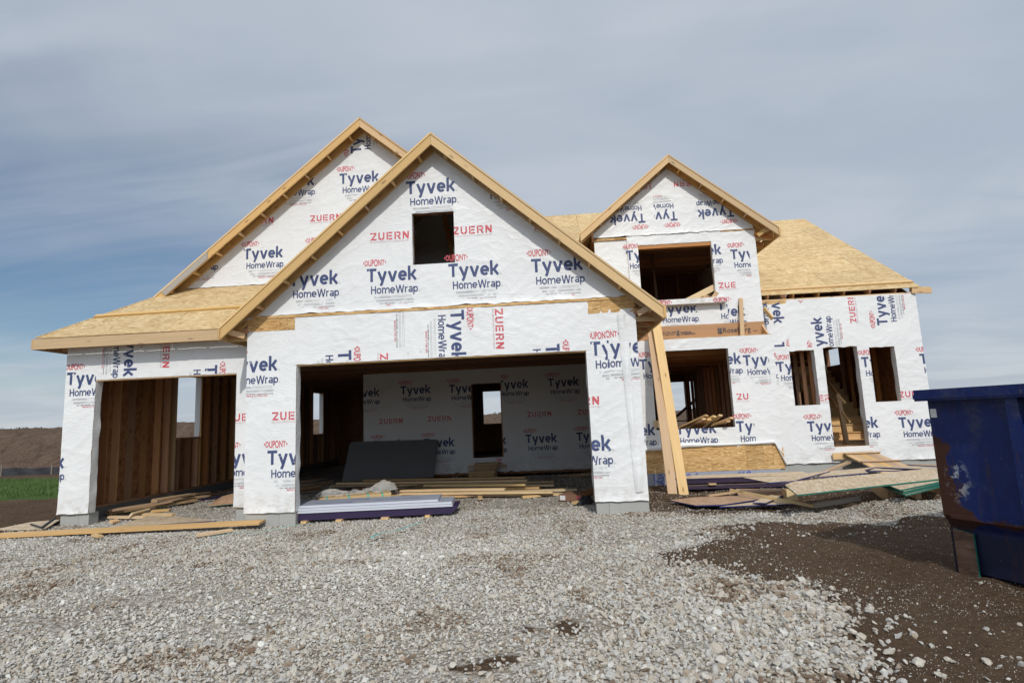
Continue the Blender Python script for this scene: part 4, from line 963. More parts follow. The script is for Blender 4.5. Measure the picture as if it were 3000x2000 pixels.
core('gable_framing', YD, [(5.46, UT + .005), (UX1, UT + .005), (DXm, roofD(DXm))], mat='osb_in')
wD = Wrap(YD - .012, 10.0); gb2 = lambda x: UT - .03 + .012 * noise.noise(Vector((x * 2, 3, 0)))
wD.patch(5.46, DXm, gb2, lambda x: max(gb2(x) + .01, roofD(x)), flare=.02, rag=.01); wD.patch(DXm, UX1 - .03, gb2, lambda x: max(gb2(x) + .01, roofD(x)), flare=.02, rag=.01)
wD.build('white wrap with upside down print on the dormer gable')
box('osb_trim', 8.45, UX1 + .01, YD - .02, YD + .001, UT - .06, UT - .025, M['osb_wall'], house, 'x')
cD = [(-DP, 1.0, DZ - .2 - DP * DXm), (DP, 1.0, DZ - .2 + DP * DXm), (0, -1, -UT)]
xm_ = at(*Z(11, 812, 500), YD).x
P_(wD, TY, (11, 755, 590), 180, cD + [(1, 0, xm_)], scale=.97); P_(wD, TY, (11, 1000, 573), 180, cD + [(-1, 0, -xm_ - .02)], scale=.97); P_(wD, TY, (11, 1433, 545), 180, cD, scale=.97)
P_(wD, ZU, (11, 1190, 333), 180, cD, scale=.97); P_(wD, ZU, (11, 905, 352), 180, cD + [(1, 0, xm_)], scale=.97)
cU = [(0, -1, -3.52)]
P_(wU, TY, (11, 615, 948), 0, [(1, 0, uw0)] + cU); P_(wU, TY, (11, 1055, 918), 0, [(-1, 0, -uw1), (1, 0, at(*Z(11, 1352, 900), YD).x)]); P_(wU, TY, (11, 1413, 940), 0, [(1, 0, at(*Z(11, 1556, 900), YD).x)])
P_(wU, ZU, (11, 1320, 1163), 0, [(1, 0, at(*Z(11, 1460, 1150), YD).x)])
P_(wU, TY, (11, 868, 1360), 0, [(0, 1, uz0 - .14)] + cU); P_(wU, TY, (11, 1312, 1330), 0, [(0, 1, uz0 - .14), (1, 0, at(*Z(11, 1392, 1350), YD).x)] + cU); P_(wU, TY, (11, 1232, 1385), 0, [(-1, 0, -at(*Z(11, 1392, 1350), YD).x), (0, 1, uz0 - .05)] + cU)
jamb_wrap(uw1, YD, uz0, uz1, -1, .08, 31, .015)
box('window_header', uw0, uw1, YD + .005, YD + .14, uz1 - .09, uz1 - .005, M['lvl'], house, 'x')
# wrapped sill box
ledge = box('window_ledge', uw0 - .3, uw1 + .19, YD - .17, YD - .008, uz0 - .115, uz0 + .005, M['wrap'], house, 'xw'); ledge['label'] = 'boxed ledge covered in wrap under the upper opening'
fl = FakeWrap(); fl.Y = YD - .17 - .001 + .004; fl.seed = 9.0; fl.o = ledge
du = [TY[0], TY[1]]
for zp in ((11, 860, 1345), (11, 1312, 1330)):
    q = at(*Z(*zp), YD - .17); put_print(fl, du, q.x - .02, uz0 - .395, 0, [(0, 1, uz0), (0, -1, -(uz0 - .11))], lift=.008, scale=1.0)
# veneer beam with stamps
beam = box('veneer_beam', 5.9, UX1 - .02, YD - .05, YD + .001, 3.20, 3.52, M['lvl'], house, 'xw')
fb_ = FakeWrap(); fb_.Y = YD - .052 + .004; fb_.seed = 9.0; fb_.o = beam
def stamp(txt, w, zp, h=None):
    t_ = fit(text_mesh(txt, 1, .004, 1, 1, 0), w); q = at(*Z(*zp), YD - .05); put_print(fb_, [(t_[0], t_[1], 3)], q.x, q.z, 0, (), lift=.006)
stamp('Roseburg', .62, (12, 1248, 292)); stamp('APA PR-L289', .34, (12, 535, 305)); stamp('ICC ESR-1210  U90', .42, (12, 535, 328)); stamp('04/09/26', .24, (12, 760, 300)); stamp('21088894RA', .34, (12, 760, 318)); stamp('PART 2 RW', .2, (12, 335, 335))
q = at(*Z(12, 1190, 305), YD - .05); put_print(fb_, [strokes([rect(0, 0, .03, .13), [(.04, 0), (.09, 0), (.09, .05), (.04, .08)], [(.04, .09), (.08, .07), (.1, .13), (.04, .13)]]) + (3,)], q.x, q.z, 0, (), lift=.006)
q = at(*Z(12, 722, 330), YD - .05); put_print(fb_, [strokes([rect(0, 0, .018, .13), rect(.03, 0, .05, .13)]) + (3,)], q.x, q.z, 0, (), lift=.006)
a, b_ = at(*Z(11, 1512, 1512), YD - .3), at(*Z(11, 1495, 1235), YD - .09)
board('brace', (a.x + .0, YD - .2, 3.185), (b_.x, YD - .045, b_.z), .088, .038, M['lumber'], house, side=(1, 0, 0))['label'] = 'upright board leaning against the beam over the bay'
# small jack rafter at the bay's right end, torn wrap beside it
prism('jack_rafter', [(UX1 - .08, YD + .02, 3.50), (UX1 - .08, YBAY + .02, 3.20), (UX1 - .08, YD + .02, 3.20)], (.038, 0, 0), M['lumber'], house, (0, 1, 0), (0, 0, 1))
a, b_ = at(*Z(13, 150, 1190), YE - .05), at(*Z(13, 245, 1305), YE - .3)
board('brace', a, b_, .088, .038, M['lumber'], house, side=(0, 0, 1))['label'] = 'short stub of board sticking out of the wrap beside the dormer'
rake(DXm, DZ, DP, 5.16, 9.66, YD - .31, YD, .16)
zD = lambda x: DZ + .012 - DP * abs(x - DXm)
deck([(5.16, YD - .32, zD(5.16)), (DXm, YD - .32, zD(DXm)), (DXm, 8.6, zD(DXm)), (5.16, 8.6, zD(5.16))], (0, 1, 0), label='left slope of the dormer roof')
deck([(9.66, YD - .32, zD(9.66)), (DXm, YD - .32, zD(DXm)), (DXm, 8.6, zD(DXm)), (9.66, 8.6, zD(9.66))], (0, 1, 0), label='right slope of the dormer roof')
eave(9.66, UX1, YD - .31, 7.2, zD(9.66) - .02, 1, .6, .15)
board('soffit_block', (UX1 + .03, YD - .1, zD(9.66) - .12), (UX1 + .34, YD - .28, zD(9.66) + .08), .09, .038, M['lumber'], house)
# temporary slats seen under the right eave of the garage
for i, zz_ in enumerate((3.03, 2.9, 2.78, 2.66, 2.54)):
    pass
# ---- entry wall (E)
ET = 4.05
def openings(ps, Y): return [at(*Z(*p), Y) for p in ps]
w1 = (9.85, 10.41, 1.58, 2.84); dr = (10.61, 11.38, .62, 2.88); w2 = (11.64, 12.2, 1.585, 2.835)
ops = [w1, dr, w2]; EX0 = 9.0
xs = sorted({EX0, XR, *[a for w_ in ops for a in w_[:2]]})
wE = Wrap(YE, 11.0); lowz = .28
for a, b_ in zip(xs[:-1], xs[1:]):
    w_ = next((w_ for w_ in ops if w_[0] <= a and w_[1] >= b_), None)
    for za, zb_ in ([(lowz, ET)] if not w_ else [(lowz, w_[2]), (w_[3], ET)]):
        core('wall_framing', YE, [(a, za), (b_, za), (b_, zb_), (a, zb_)], .13); wE.patch(a, b_, za, zb_ if zb_ != ET else (lambda x: ET + .03 * noise.noise(Vector((x * 1.4, 1, 1))) - (.09 if x < 9.9 else 0)), flare=.03 if za == lowz else 0, rag=.012)
wE.stitch(9.75, 3.95, 9.75, .5, .13); wE.stitch(EX0 + .4, 2.95, XR, 2.97, .12); wE.stitch(9.9, 3.9, 10.9, 3.3, .12)
wE.build('white printed wrap on the entry wall')
cE = [(0, 1, ET - .03), (1, 0, XR)]; up = (0, -1, -2.9)
P_(wE, TY, (13, 1572, 1378), 90, cE); P_(wE, ZU, (13, 1212, 1355), 90, cE + [up]); P_(wE, TY, (13, 855, 1712), 90, cE + [up])
P_(wE, TY, (13, 218, 950), -90, cE + [(0, -1, -3.3)]); P_(wE, TY, (13, 735, 1085), 90, cE + [(0, -1, -3.85)]); P_(wE, TY, (14, 262, 12), -90, cE + [(0, -1, -2.95), (1, 0, at(*Z(14, 440, 50), YE).x)])
c0 = at(*Z(14, 190, 300), YE).x; c1_ = at(*Z(14, 300, 300), YE).x
P_(wE, TY, (14, 300, 350), 0, [(1, 0, w1[0]), (-1, 0, -c1_)]); P_(wE, TY, (14, 190, 325), 0, [(1, 0, c1_), (-1, 0, -c0)])
P_(wE, TY, (14, 652, 1035), 0, [(1, 0, dr[0])]); P_(wE, TY, (14, 1705, 990), 0, cE); P_(wE, TY, (14, 1275, 295), 0, [(1, 0, w2[0]), (-1, 0, -dr[1])]); P_(wE, TY, (14, 1945, 258), 0, cE)
P_(wE, TY, (14, 1010, 1005), 0, [(-1, 0, -dr[1])]); P_(wE, ZU, (14, 1700, 642), 0, cE + [(-1, 0, -w2[1])]); P_(wE, ZU, (14, 632, 690), 0, [(-1, 0, -w1[1]), (1, 0, dr[0])]); P_(wE, TY, (14, -310, 1030), 0, [(-1, 0, -at(*Z(14, -8, 1000), YE).x)])
for w_, sd in ((w1, 41), (dr, 42), (w2, 43)):
    jamb_wrap(w_[1], YE, w_[2], w_[3], -1, .15, sd, .045); jamb_wrap(w_[0], YE, w_[2], w_[3], 1, .03, sd + 5, .015)
for w_ in (w1, w2): box('rough_sill', w_[0], w_[1], YE + .004, YE + .13, w_[2] - .03, w_[2] - .004, M['stud'], house, 'x')
box('door_sill', dr[0], dr[1], YE + .004, YE + .6, dr[2] - .04, dr[2] - .006, M['stud'], house, 'x')
stem('concrete_stem', EX0, 12.45, YE + .02, YE + .3, -.3, lowz); stem('concrete_stem', 12.454, XR, YE + .03, YE + .3, -.3, lowz)
wall_y(XR - .11, .1, YE + .13, REAR, lowz, 4.1, [(7.62, 8.42, 2.72, 3.22)], 'osb_in')
prism('side_wall', [(XR + .001, YE, lowz), (XR + .001, REAR, lowz), (XR + .001, REAR, 2.7), (XR + .001, YE, 2.7)], (.006, 0, 0), M['wrap'], house)
# entry roof
zE = lambda y: 4.20 + .705 * (y - YE)
deck([(9.1, YE - .03, zE(YE - .03)), (12.97, YE - .03, zE(YE - .03)), (12.80, 8.95, zE(8.95)), (8.6, 8.95, zE(8.95))], (1, 0, 0), label='steep strand board roof slope over the entry')
deck([(12.80, 13.0, 5.0), (8.1, 13.0, 5.0), (8.1, 8.95, zE(8.95)), (12.80, 8.95, zE(8.95))], (1, 0, 0), whole=True, label='rear slope over the entry block')
prism('gable_framing', [(XR - .05, YE + .1, 4.05), (XR - .05, 12, 4.05), (XR - .05, 8.95, zE(8.95) - .03)], (-.02, 0, 0), M['osb_in'], house)
board('toe_board', (9.15, YE + .16, zE(YE + .16) + .028), (12.93, YE + .2, zE(YE + .2) + .028), .09, .038, M['lumber'], house, side=(0, 1, .7))
box('top_plate', 9.1, XR, YE + .01, YE + .13, ET - .05, ET + .025, M['lumber'], house, 'x')
for i, x in enumerate(np.arange(9.5, 12.9, .58)): board('rafter', (x, YE + .0, zE(YE) - .105), (x, 8.9, zE(8.9) - .115), .13, .038, M['stud'], house)
board('lookout', (12.75, YE - .02, 4.10), (13.12, YE - .12, 4.06), .12, .038, M['lumber'], house); board('lookout', (12.8, YE + .12, 4.17), (13.22, YE + .06, 4.12), .12, .038, M['lumber'], house)
# upper floor and ceiling of the right block
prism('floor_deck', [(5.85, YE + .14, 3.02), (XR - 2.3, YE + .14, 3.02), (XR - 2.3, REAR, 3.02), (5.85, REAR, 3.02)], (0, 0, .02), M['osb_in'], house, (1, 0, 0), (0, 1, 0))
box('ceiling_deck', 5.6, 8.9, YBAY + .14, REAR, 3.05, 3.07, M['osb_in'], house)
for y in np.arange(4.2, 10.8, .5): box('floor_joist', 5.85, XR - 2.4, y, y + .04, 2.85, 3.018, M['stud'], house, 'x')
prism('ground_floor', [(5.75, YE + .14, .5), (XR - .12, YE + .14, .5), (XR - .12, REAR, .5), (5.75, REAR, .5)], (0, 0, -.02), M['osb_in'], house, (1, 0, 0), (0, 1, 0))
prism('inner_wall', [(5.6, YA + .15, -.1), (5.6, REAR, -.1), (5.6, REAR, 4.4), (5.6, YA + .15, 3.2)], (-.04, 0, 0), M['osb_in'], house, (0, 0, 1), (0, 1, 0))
# studs of the partition seen through the bay window, and frame of the rear opening
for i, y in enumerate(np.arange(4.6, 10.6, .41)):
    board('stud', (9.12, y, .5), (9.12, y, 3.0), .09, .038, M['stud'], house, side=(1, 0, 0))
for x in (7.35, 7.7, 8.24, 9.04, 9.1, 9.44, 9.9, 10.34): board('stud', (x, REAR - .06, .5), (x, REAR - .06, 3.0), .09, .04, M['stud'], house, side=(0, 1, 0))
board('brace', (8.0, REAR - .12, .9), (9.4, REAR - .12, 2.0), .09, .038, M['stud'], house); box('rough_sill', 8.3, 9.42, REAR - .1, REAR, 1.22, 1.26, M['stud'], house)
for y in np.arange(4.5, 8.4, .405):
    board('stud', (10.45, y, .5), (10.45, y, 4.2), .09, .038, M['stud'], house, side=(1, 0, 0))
# attic webs behind the small garage gable window
for (xa, za, xb_, zb_, yy) in ((2.2, 3.3, 2.95, 5.6, .9), (2.75, 3.3, 2.3, 5.8, 1.5), (2.6, 3.4, 3.3, 5.2, 2.1), (2.1, 3.4, 2.1, 6, 2.7), (3.1, 3.4, 2.4, 5.9, 3.3)):
    board('truss_web', (xa, yy, za), (xb_, yy, zb_), .09, .038, M['stud'], house)
for y in np.arange(.9, 6.5, .61):
    for s in (-1, 1): board('truss_chord', (AXm, y, zA(AXm) - .07), (AXm + s * 3.3, y, zA(AXm + s * 3.3) - .07), .09, .038, M['stud'], house)
box('attic_wall', 1.2, 3.8, 6.3, 6.32, 3.14, 5.6, M['osb_in'], house, 'z')
# room behind the upper opening
for x in np.arange(6.0, 9.2, .405): board('stud', (x, 8.3, 3.05), (x, 8.3, 5.9), .09, .038, M['stud'], house, side=(0, 1, 0))
box('inner_wall', 5.6, 9.1, 8.36, 8.38, 3.05, 6.5, M['osb_in'], house, 'z'); board('stud', (7.25, 5.6, 3.05), (7.2, 5.7, 5.8), .06, .038, M['dark_stud'], house, side=(1, 0, 0))
for y in np.arange(4.4, 8.3, .5):
    board('ceiling_joist', (5.6, y, 5.78), (9.1, y, 5.78), .12, .038, M['stud'], house)
prism('inner_wall', [(5.62, YD + .14, 3.05), (5.62, 8.3, 3.05), (5.62, 8.3, 6), (5.62, YD + .14, 6)], (-.02, 0, 0), M['osb_in'], house, (0, 0, 1), (0, 1, 0))

# ---- stairs behind the entry door
st = empty('staircase', (11.8, 5.3, .5)); attach(st, house); st['label'] = 'bare wooden stairs behind the entry opening'
sx0, sx1 = 11.22, 12.28
for i in range(13):
    y = 5.35 + i * .26; z = .5 + i * .187
    xo = 0.03 * i
    if i < 12: box('riser', sx0 + xo, sx1 + xo, y, y + .018, z, z + .187 - .026, M['lumber'], st, 'xw')
    box('tread', sx0 + xo - .01, sx1 + xo + .01, y - .03, y + .262, z + .187 - .026, z + .187, M['lumber'], st, 'x')
newel = at(*Z(14, 1052, 1165), 5.3)
board('newel_post', (11.43, 5.22, .5), (11.35, 5.22, 1.82), .09, .09, M['lumber'], st)
board('hand_rail', (11.38, 5.24, 1.78), (11.9, 7.3, 2.62), .085, .038, M['lumber'], st); board('hand_rail', (11.42, 5.24, 1.28), (11.85, 7.0, 2.12), .085, .038, M['lumber'], st)
for p_, q_ in (((31, 790, 800), (31, 868, 885)), ((31, 822, 1005), (31, 930, 1162))):
    board('brace', at(*Z(*p_), 5.16), at(*Z(*q_), 5.16), .05, .03, M['lumber'], st)
for x in np.arange(5.6, 7.4, .405):
    board('stud', (12.55, x, .5), (12.55, x, 4.0), .09, .038, M['stud'], house, side=(1, 0, 0))
box('inner_wall', 9.3, 12.7, 9.2, 9.22, .5, 2.75, M['osb_in'], house, 'z')

# ------------------------------------------------------------------ loose things around the house
def G_(zp, z): q = gz(*Z(*zp), z); return Vector((q.x, q.y, z))
def thing(o, label, cat, group=None): return tag(o, label, cat, group)
def on_ground(p, dz=0): return Vector((p[0], p[1], gh(p[0], p[1]) + dz))

# stack of grey foam boards in front of the left pier
gFS = 'foam boards stacked in front of the left pier'
base = [Vector((-.1, .12, 0)), Vector((2.36, .12 + .20, 0)), Vector((2.10, 1.22, 0)), Vector((-.18, .98, 0))]
ang = math.atan2(1.05, 2.45) * .62
def fb(x, y, w, d, z, t, rot, mat, em):
    c, s = math.cos(rot), math.sin(rot); P = [(0, 0), (w, 0), (w, d), (0, d)]
    return sheet('foam_board', [(x + a * c - b_ * s, y + a * s + b_ * c, z) for a, b_ in P], t, mat, em)
# front edge runs from image (2,2255,860) to (5,1925,1568)
e0, e1 = gz(*Z(2, 2250, 862), .02), gz(*Z(5, 1925, 1568), .06); rotS = math.atan2(e1.y - e0.y, e1.x - e0.x); wS = (e1 - e0).length
z = .045
for i in range(4):
    o = fb(e0.x + .03 * i - .02, e0.y + .01 * i, wS - .05, .62, z, .026, rotS, M['purple'], M['purple']); z += .028
    thing(o, ('lowest purple edged sheet of the stack by the left pier', 'second purple edged sheet up in the stack by the left pier', 'third purple edged sheet up in the stack by the left pier', 'uppermost purple sheet directly under the grey boards')[i], 'sheet', 'purple edged sheets under the grey boards')
for i in range(3):
    o = fb(e0.x - .06 + (.0, .03, -.10)[i], e0.y + (.0, .02, .05)[i], wS + (.0, -.04, -.15)[i], .60 + .05 * i, z, .036, rotS + (.0, .004, .012)[i], M['foam'], M['foam_edge']); z += .039
    thing(o, ('lowest grey foam board, on the purple sheets', 'middle grey foam board of the stack by the left pier', 'top grey foam board with blue writing, by the left pier')[i], 'foam board', gFS)
    if i == 2: topfoam = o
fp = FakeWrap()
def flat_print(target, txts, ink, z, scale=1.0):
    bm = bmesh.new()
    for txt, x, y, rot, w in txts:
        vs, fs = fit(text_mesh(txt, 1, .005, 1, 1, 0), w); c, s = math.cos(rot), math.sin(rot)
        bv = [bm.verts.new((x + u * c - v * s, y + u * s + v * c, z)) for u, v in vs]
        for f in fs: bm.faces.new([bv[i] for i in f])
    me = bpy.data.meshes.new('print'); bm.to_mesh(me); bm.free(); me.materials.append(ink); return link('printed_lettering', me, None, target)
flat_print(topfoam, [('STYROFOAM', e0.x + .25, e0.y + .25, rotS + .01, .62), ('Square Edge Insulation', e0.x + 1.2, e0.y + .5, rotS + .01, .8), ('FOAM', e0.x + .75, e0.y + .6, rotS, .3)], M['sky_ink'], z + .001)
for i, (u, w_) in enumerate(((.18, .09), (.75, .1), (1.5, .12), (2.2, .08))):
    a = e0.x + math.cos(rotS) * u; b_ = e0.y + math.sin(rotS) * u
    thing(board('wood_block', (a, b_ - .06, .022), (a + .0, b_ + .5, .022), w_, .04, M['lumber'], side=(1, 0, 0)), ('wood block under the left end of the foam stack', 'second wood block from the left under the foam stack', 'third wood block from the left under the foam stack', 'wood block under the right end of the foam stack')[i], 'block', 'wood blocks under the foam stack')

# banded bundle with plastic film
b0, b1 = G_((5, 865, 1505), .12), G_((5, 1430, 1455), .12); rB = math.atan2(b1.y - b0.y, b1.x - b0.x); wB_ = (b1 - b0).length
bun = empty('lumber_bundle', (b0.x, b0.y, 0), 'pale lumber bundle with teal straps behind the grey foam stack', 'lumber bundle')
ux = Vector((math.cos(rB), math.sin(rB), 0)); uy = Vector((-ux.y, ux.x, 0)); bb = Vector((b0.x, b0.y, 0))
for r_ in range(4):
    for c_ in range(5):
        s0 = bb + uy * (.045 + c_ * .09) + ux * random.uniform(-.02, .02) + Vector((0, 0, .06 + .039 * r_ + .02))
        board('board', s0, s0 + ux * (wB_ + random.uniform(-.03, .03)), .088, .038, M['pale_lumber'], bun, side=uy)
for u in (.14, .52, .86, 1.12) if wB_ > 1.1 else (.1, .4, .8):
    c = bb + ux * (u * wB_ / 1.3)
    vsn = [c - uy * .004 + Vector((0, 0, .06)), c - uy * .004 + Vector((0, 0, .222)), c + uy * .455 + Vector((0, 0, .222)), c + uy * .455 + Vector((0, 0, .06))]
    prism('strap', [v for v in (vsn[0], vsn[1], vsn[1] + ux * .03, vsn[0] + ux * .03)], -uy * .003, M['teal'], bun); prism('strap', [vsn[1], vsn[2], vsn[2] + ux * .03, vsn[1] + ux * .03], (0, 0, .003), M['teal'], bun)
for u in (.15, .9): board('skid', bb + ux * u * wB_ + Vector((0, 0, .03)), bb + ux * u * wB_ + uy * .45 + Vector((0, 0, .03)), .09, .06, M['ground_lumber'], bun, side=ux)
m, nt, b = new_mat('clear_plastic'); b.inputs['Base Color'].default_value = (.92, .92, .90, 1); b.inputs['Roughness'].default_value = .16; b.inputs['Alpha'].default_value = .30; b.inputs['Specular IOR Level'].default_value = .8
M['plastic'] = m
vs, fs = [], []
nu, nv = 70, 26
for i in range(nu + 1):
    for j in range(nv + 1):
        u, v = i / nu, j / nv
        hump = .10 * math.exp(-((u - .22) / .14) ** 2) + .20 * math.exp(-((u - .82) / .15) ** 2)
        hgt = .235 + hump * math.sin(math.pi * min(1, v * 1.15)) + .05 * noise.noise(Vector((u * 9, v * 5, 1))) + .05 * (.5 - abs(noise.noise(Vector((u * 17, v * 8, 4)))))
        if u > .95: hgt -= (u - .95) * 4.4
        if u < .06: hgt -= (.06 - u) * 2.2
        p = bb + ux * (-.12 + u * (wB_ + .32)) + uy * (.02 + v * .5 + .04 * noise.noise(Vector((u * 6, v, 3)))) + Vector((0, 0, max(.04, hgt))); vs.append(p)
for i in range(nu):
    for j in range(nv): q = i * (nv + 1) + j; fs.append((q, q + nv + 1, q + nv + 2, q + 1))
o = mk('plastic_film', vs, fs, M['plastic']); thing(o, 'crumpled clear plastic film lying over the strapped lumber bundle', 'plastic film')
for p in o.data.polygons: p.use_smooth = True

# big lumber pile across the garage: rows of long boards (each a thing)
rows = [  # left end px (K crop 30), right end px, z
    ((30, 565, 892), (30, 1862, 868), .22), ((30, 355, 917), (30, 1876, 892), .18), ((30, 300, 938), (30, 2090, 902), .14), ((30, 700, 945), (30, 2090, 930), .10),
    ((30, 860, 935), (30, 1862, 925), .18), ((30, 900, 965), (30, 1972, 950), .10), ((30, 860, 975), (30, 1695, 962), .14), ((30, 830, 1010), (30, 2268, 965), .06), ((30, 860, 1000), (30, 2080, 985), .10),
    ((30, 1220, 1018), (30, 2262, 1000), .03), ((30, 870, 1022), (30, 1700, 1005), .05), ((30, 560, 960), (30, 1500, 935), .12)]
names = ['farthest long board of the garage pile, shortest at its right end', 'second long board from the back of the garage pile', 'long board in the middle of the garage pile, second longest', 'long board under the middle of the garage pile',
         'board lying on top at the centre of the garage pile', 'board with a pale sawn end in the middle of the pile', 'short board on top near the front of the garage pile', 'longest board of the garage pile reaching toward the right pier',
         'board just behind the front one of the garage pile', 'front board of the garage pile, on the gravel', 'front left board of the garage pile behind the foam stack', 'board under the left half of the garage pile']
for (l, r_, z), nm in zip(rows, names):
    a, b_ = G_(l, z), G_(r_, z); thing(board('long_board', a, b_, .14, .038, M['pale_lumber'] if random.random() < .45 else M['ground_lumber'], side=(0, 1, 0)), nm, 'board', 'lumber piled on the garage gravel')
for i in range(5):   # boards lying beneath, mostly hidden
    y = 2.3 + i * .62; thing(board('long_board', (-.9 + random.uniform(-.3, .3), y - .1, .03 + .0 * i), (3.9 - .24 * i + random.uniform(-.3, .2), y + .35, .045), .14, .038, M['ground_lumber'], side=(0, 1, 0)), ('nearest', 'second nearest', 'middle', 'second farthest', 'farthest')[i] + ' of the half hidden boards at the bottom of the garage pile', 'board', 'hidden lower boards of the garage pile')
for i in range(2):
    x = .6 + i * 2.2; thing(board('wood_block', (x, 2.0, .035), (x - .5, 5.2, .035), .09, .03, M['ground_lumber'], side=(1, 0, 0)), ('left cross bearer under the garage lumber pile', 'right cross bearer under the garage lumber pile')[i], 'block', 'bearers under the garage pile')
a, b_ = G_((30, 60, 1000), .05), G_((30, 1035, 933), .2)
thing(board('purple_strip', a, b_, .10, .012, M['purple'], side=(0, 1, 0)), 'thin purple edged strip running from the plastic film into the pile', 'strip')
for i, (l, r_, z, mt) in enumerate((((30, 40, 905), (30, 330, 870), .08, 'ground_lumber'), ((30, 40, 935), (30, 300, 900), .06, 'ground_lumber'), ((30, 45, 960), (30, 250, 930), .05, 'ground_lumber'), ((30, 150, 905), (30, 400, 860), .12, 'dark_foam'), ((30, 40, 985), (30, 210, 960), .06, 'osb_in'))):
    thing(board('scrap_board', G_(l, z), G_(r_, z), .16, .03, M[mt], side=(0, 1, 0)), ('dark scrap board on the shaded garage floor, farthest back', 'dark scrap board second from the back behind the left pier', 'scrap board with a pale end behind the left pier', 'thin grey foam strip on the shaded garage floor', 'shaded scrap of strand board just behind the left pier')[i], 'board', 'scraps behind the left pier')
# dark foam panel leaning on the back wall
q = [at(*Z(5, 1050, 1335), 6.0), at(*Z(5, 1750, 1300), 6.0), at(*Z(5, 1788, 1025), 6.5), at(*Z(5, 1770, 1010), 6.5), at(*Z(5, 1125, 1030), 6.5), at(*Z(5, 1108, 1050), 6.48)]
thing(prism('insulation_panel', q, (0, .03, .002), M['dark_foam']), 'big dark grey foam panel leaning against the back wall of the garage', 'foam panel')
# steps at the inner door
sp = empty('step', (2.4, 6.3, 0), 'small rough wooden step below the inner garage door', 'step')
box('tread', 2.12, 2.78, 6.22, 6.5, .36, .40, M['ground_lumber'], sp, 'x'); box('tread', 2.0, 2.72, 5.95, 6.22, .18, .22, M['ground_lumber'], sp, 'x')
box('riser', 2.12, 2.74, 6.20, 6.22, .0, .36, M['ground_lumber'], sp, 'xw'); box('riser', 2.0, 2.70, 5.93, 5.95, .0, .18, M['ground_lumber'], sp, 'xw'); box('cross_board', 1.9, 2.98, 6.52, 6.56, .24, .33, M['ground_lumber'], sp, 'xw')
for i, (x, y, l, a) in enumerate(((4.4, 6.0, .9, .1), (4.7, 5.8, .7, -.2), (5.2, 4.0, .4, .3))):
    thing(board('scrap_board', on_ground((x, y), .03), on_ground((x + l * math.cos(a), y + l * math.sin(a)), .07), .12, .03, M['ground_lumber'], side=(0, 1, 0)), ('brown scrap board at the foot of the back wall, right of the step', 'second brown scrap board crossing the one at the back wall', 'short scrap board in the shade inside the right pier')[i], 'board', 'scraps at the right of the garage')
# cardboard box, cloth, small boards by the right pier
q0, q1 = G_((6, 1145, 1480), .0), G_((6, 1318, 1487), .0)
cbx = empty('cardboard_box', q0, 'flat brown cardboard box with a white label beside the right pier', 'box')
ux = (q1 - q0); wq = ux.length; ux.normalize(); uy = Vector((-ux.y, ux.x, 0))
prism('carton', [q0, q1, q1 + uy * .42, q0 + uy * .42], (0, 0, .12), M['card'], cbx, ux, uy)
prism('label_sticker', [q0 + ux * .02 - uy * .002 + Vector((0, 0, .015)), q0 + ux * .13 - uy * .002 + Vector((0, 0, .015)), q0 + ux * .13 - uy * .002 + Vector((0, 0, .10)), q0 + ux * .02 - uy * .002 + Vector((0, 0, .10))], uy * .001, M['paper'], cbx)
prism('red_print', [q0 + ux * (wq - .1) - uy * .002 + Vector((0, 0, .05)), q0 + ux * (wq - .02) - uy * .002 + Vector((0, 0, .05)), q0 + ux * (wq - .02) - uy * .002 + Vector((0, 0, .10)), q0 + ux * (wq - .1) - uy * .002 + Vector((0, 0, .10))], uy * .001, M['red_ink'], cbx)
vs, fs = [], []
for i in range(15):
    for j in range(9):
        u, v = i / 14, j / 8; x = 4.62 + u * .35; y = .95 + v * .4 + u * .25
        vs.append((x, y, gh(x, y) + .03 + .10 * math.sin(math.pi * u) * math.sin(math.pi * v) * (1 + .6 * noise.noise(Vector((u * 5, v * 5, 0))))))
for i in range(14):
    for j in range(8): q = i * 9 + j; fs.append((q, q + 9, q + 10, q + 1))
thing(mk('cloth', vs, fs, M['black']), 'crumpled dark cloth between the cardboard box and the right pier', 'cloth')
thing(board('short_board', on_ground(gz(*Z(6, 862, 1462), 0), .045), on_ground(gz(*Z(6, 1000, 1450), 0), .045), .1, .04, M['pale_lumber'], side=(0, 1, 0)), 'short pale board on the gravel at the front edge of the lumber pile', 'board')
thing(board('short_board', on_ground(gz(*Z(6, 1255, 1512), 0), .05), on_ground(gz(*Z(6, 1405, 1485), 0), .06), .1, .04, M['pale_lumber'], side=(0, 1, 0)), 'short pale board lying against the foot of the right pier', 'board')
thing(board('scrap_board', (4.75, 1.5, .12), (5.1, 1.9, .14), .16, .03, M['osb_in'], side=(0, 1, .3)), 'reddish offcut leaning behind the cardboard box', 'board')

# things in front of and inside the single garage
a, b_ = gz(*Z(2, -40, 956), .07), gz(*Z(2, 2008, 866), .06)
thing(board('plank', (a.x, a.y, .055), (b_.x, b_.y, .075), .235, .038, M['ground_lumber'], side=(0, 1, .05)), 'very long plank lying on the gravel across the left foreground', 'plank')
thing(sheet('osb_sheet', [on_ground(p, .03) for p in (gz(*Z(2, -60, 925), .02), gz(*Z(2, 340, 925), .02), gz(*Z(2, 460, 850), .02), gz(*Z(2, 240, 872), .02))], .012, M['osb_floor']), 'strand board offcut at the left edge behind the long plank', 'strand board')
thing(sheet('osb_sheet', [on_ground(p, .045) for p in (gz(*Z(2, 850, 905), .04), gz(*Z(2, 1655, 850), .04), gz(*Z(2, 1300, 812), .04), gz(*Z(2, 1100, 820), .04))], .012, M['osb_floor'], M['navy']), 'strand board offcut behind the long plank at the single garage opening', 'strand board')
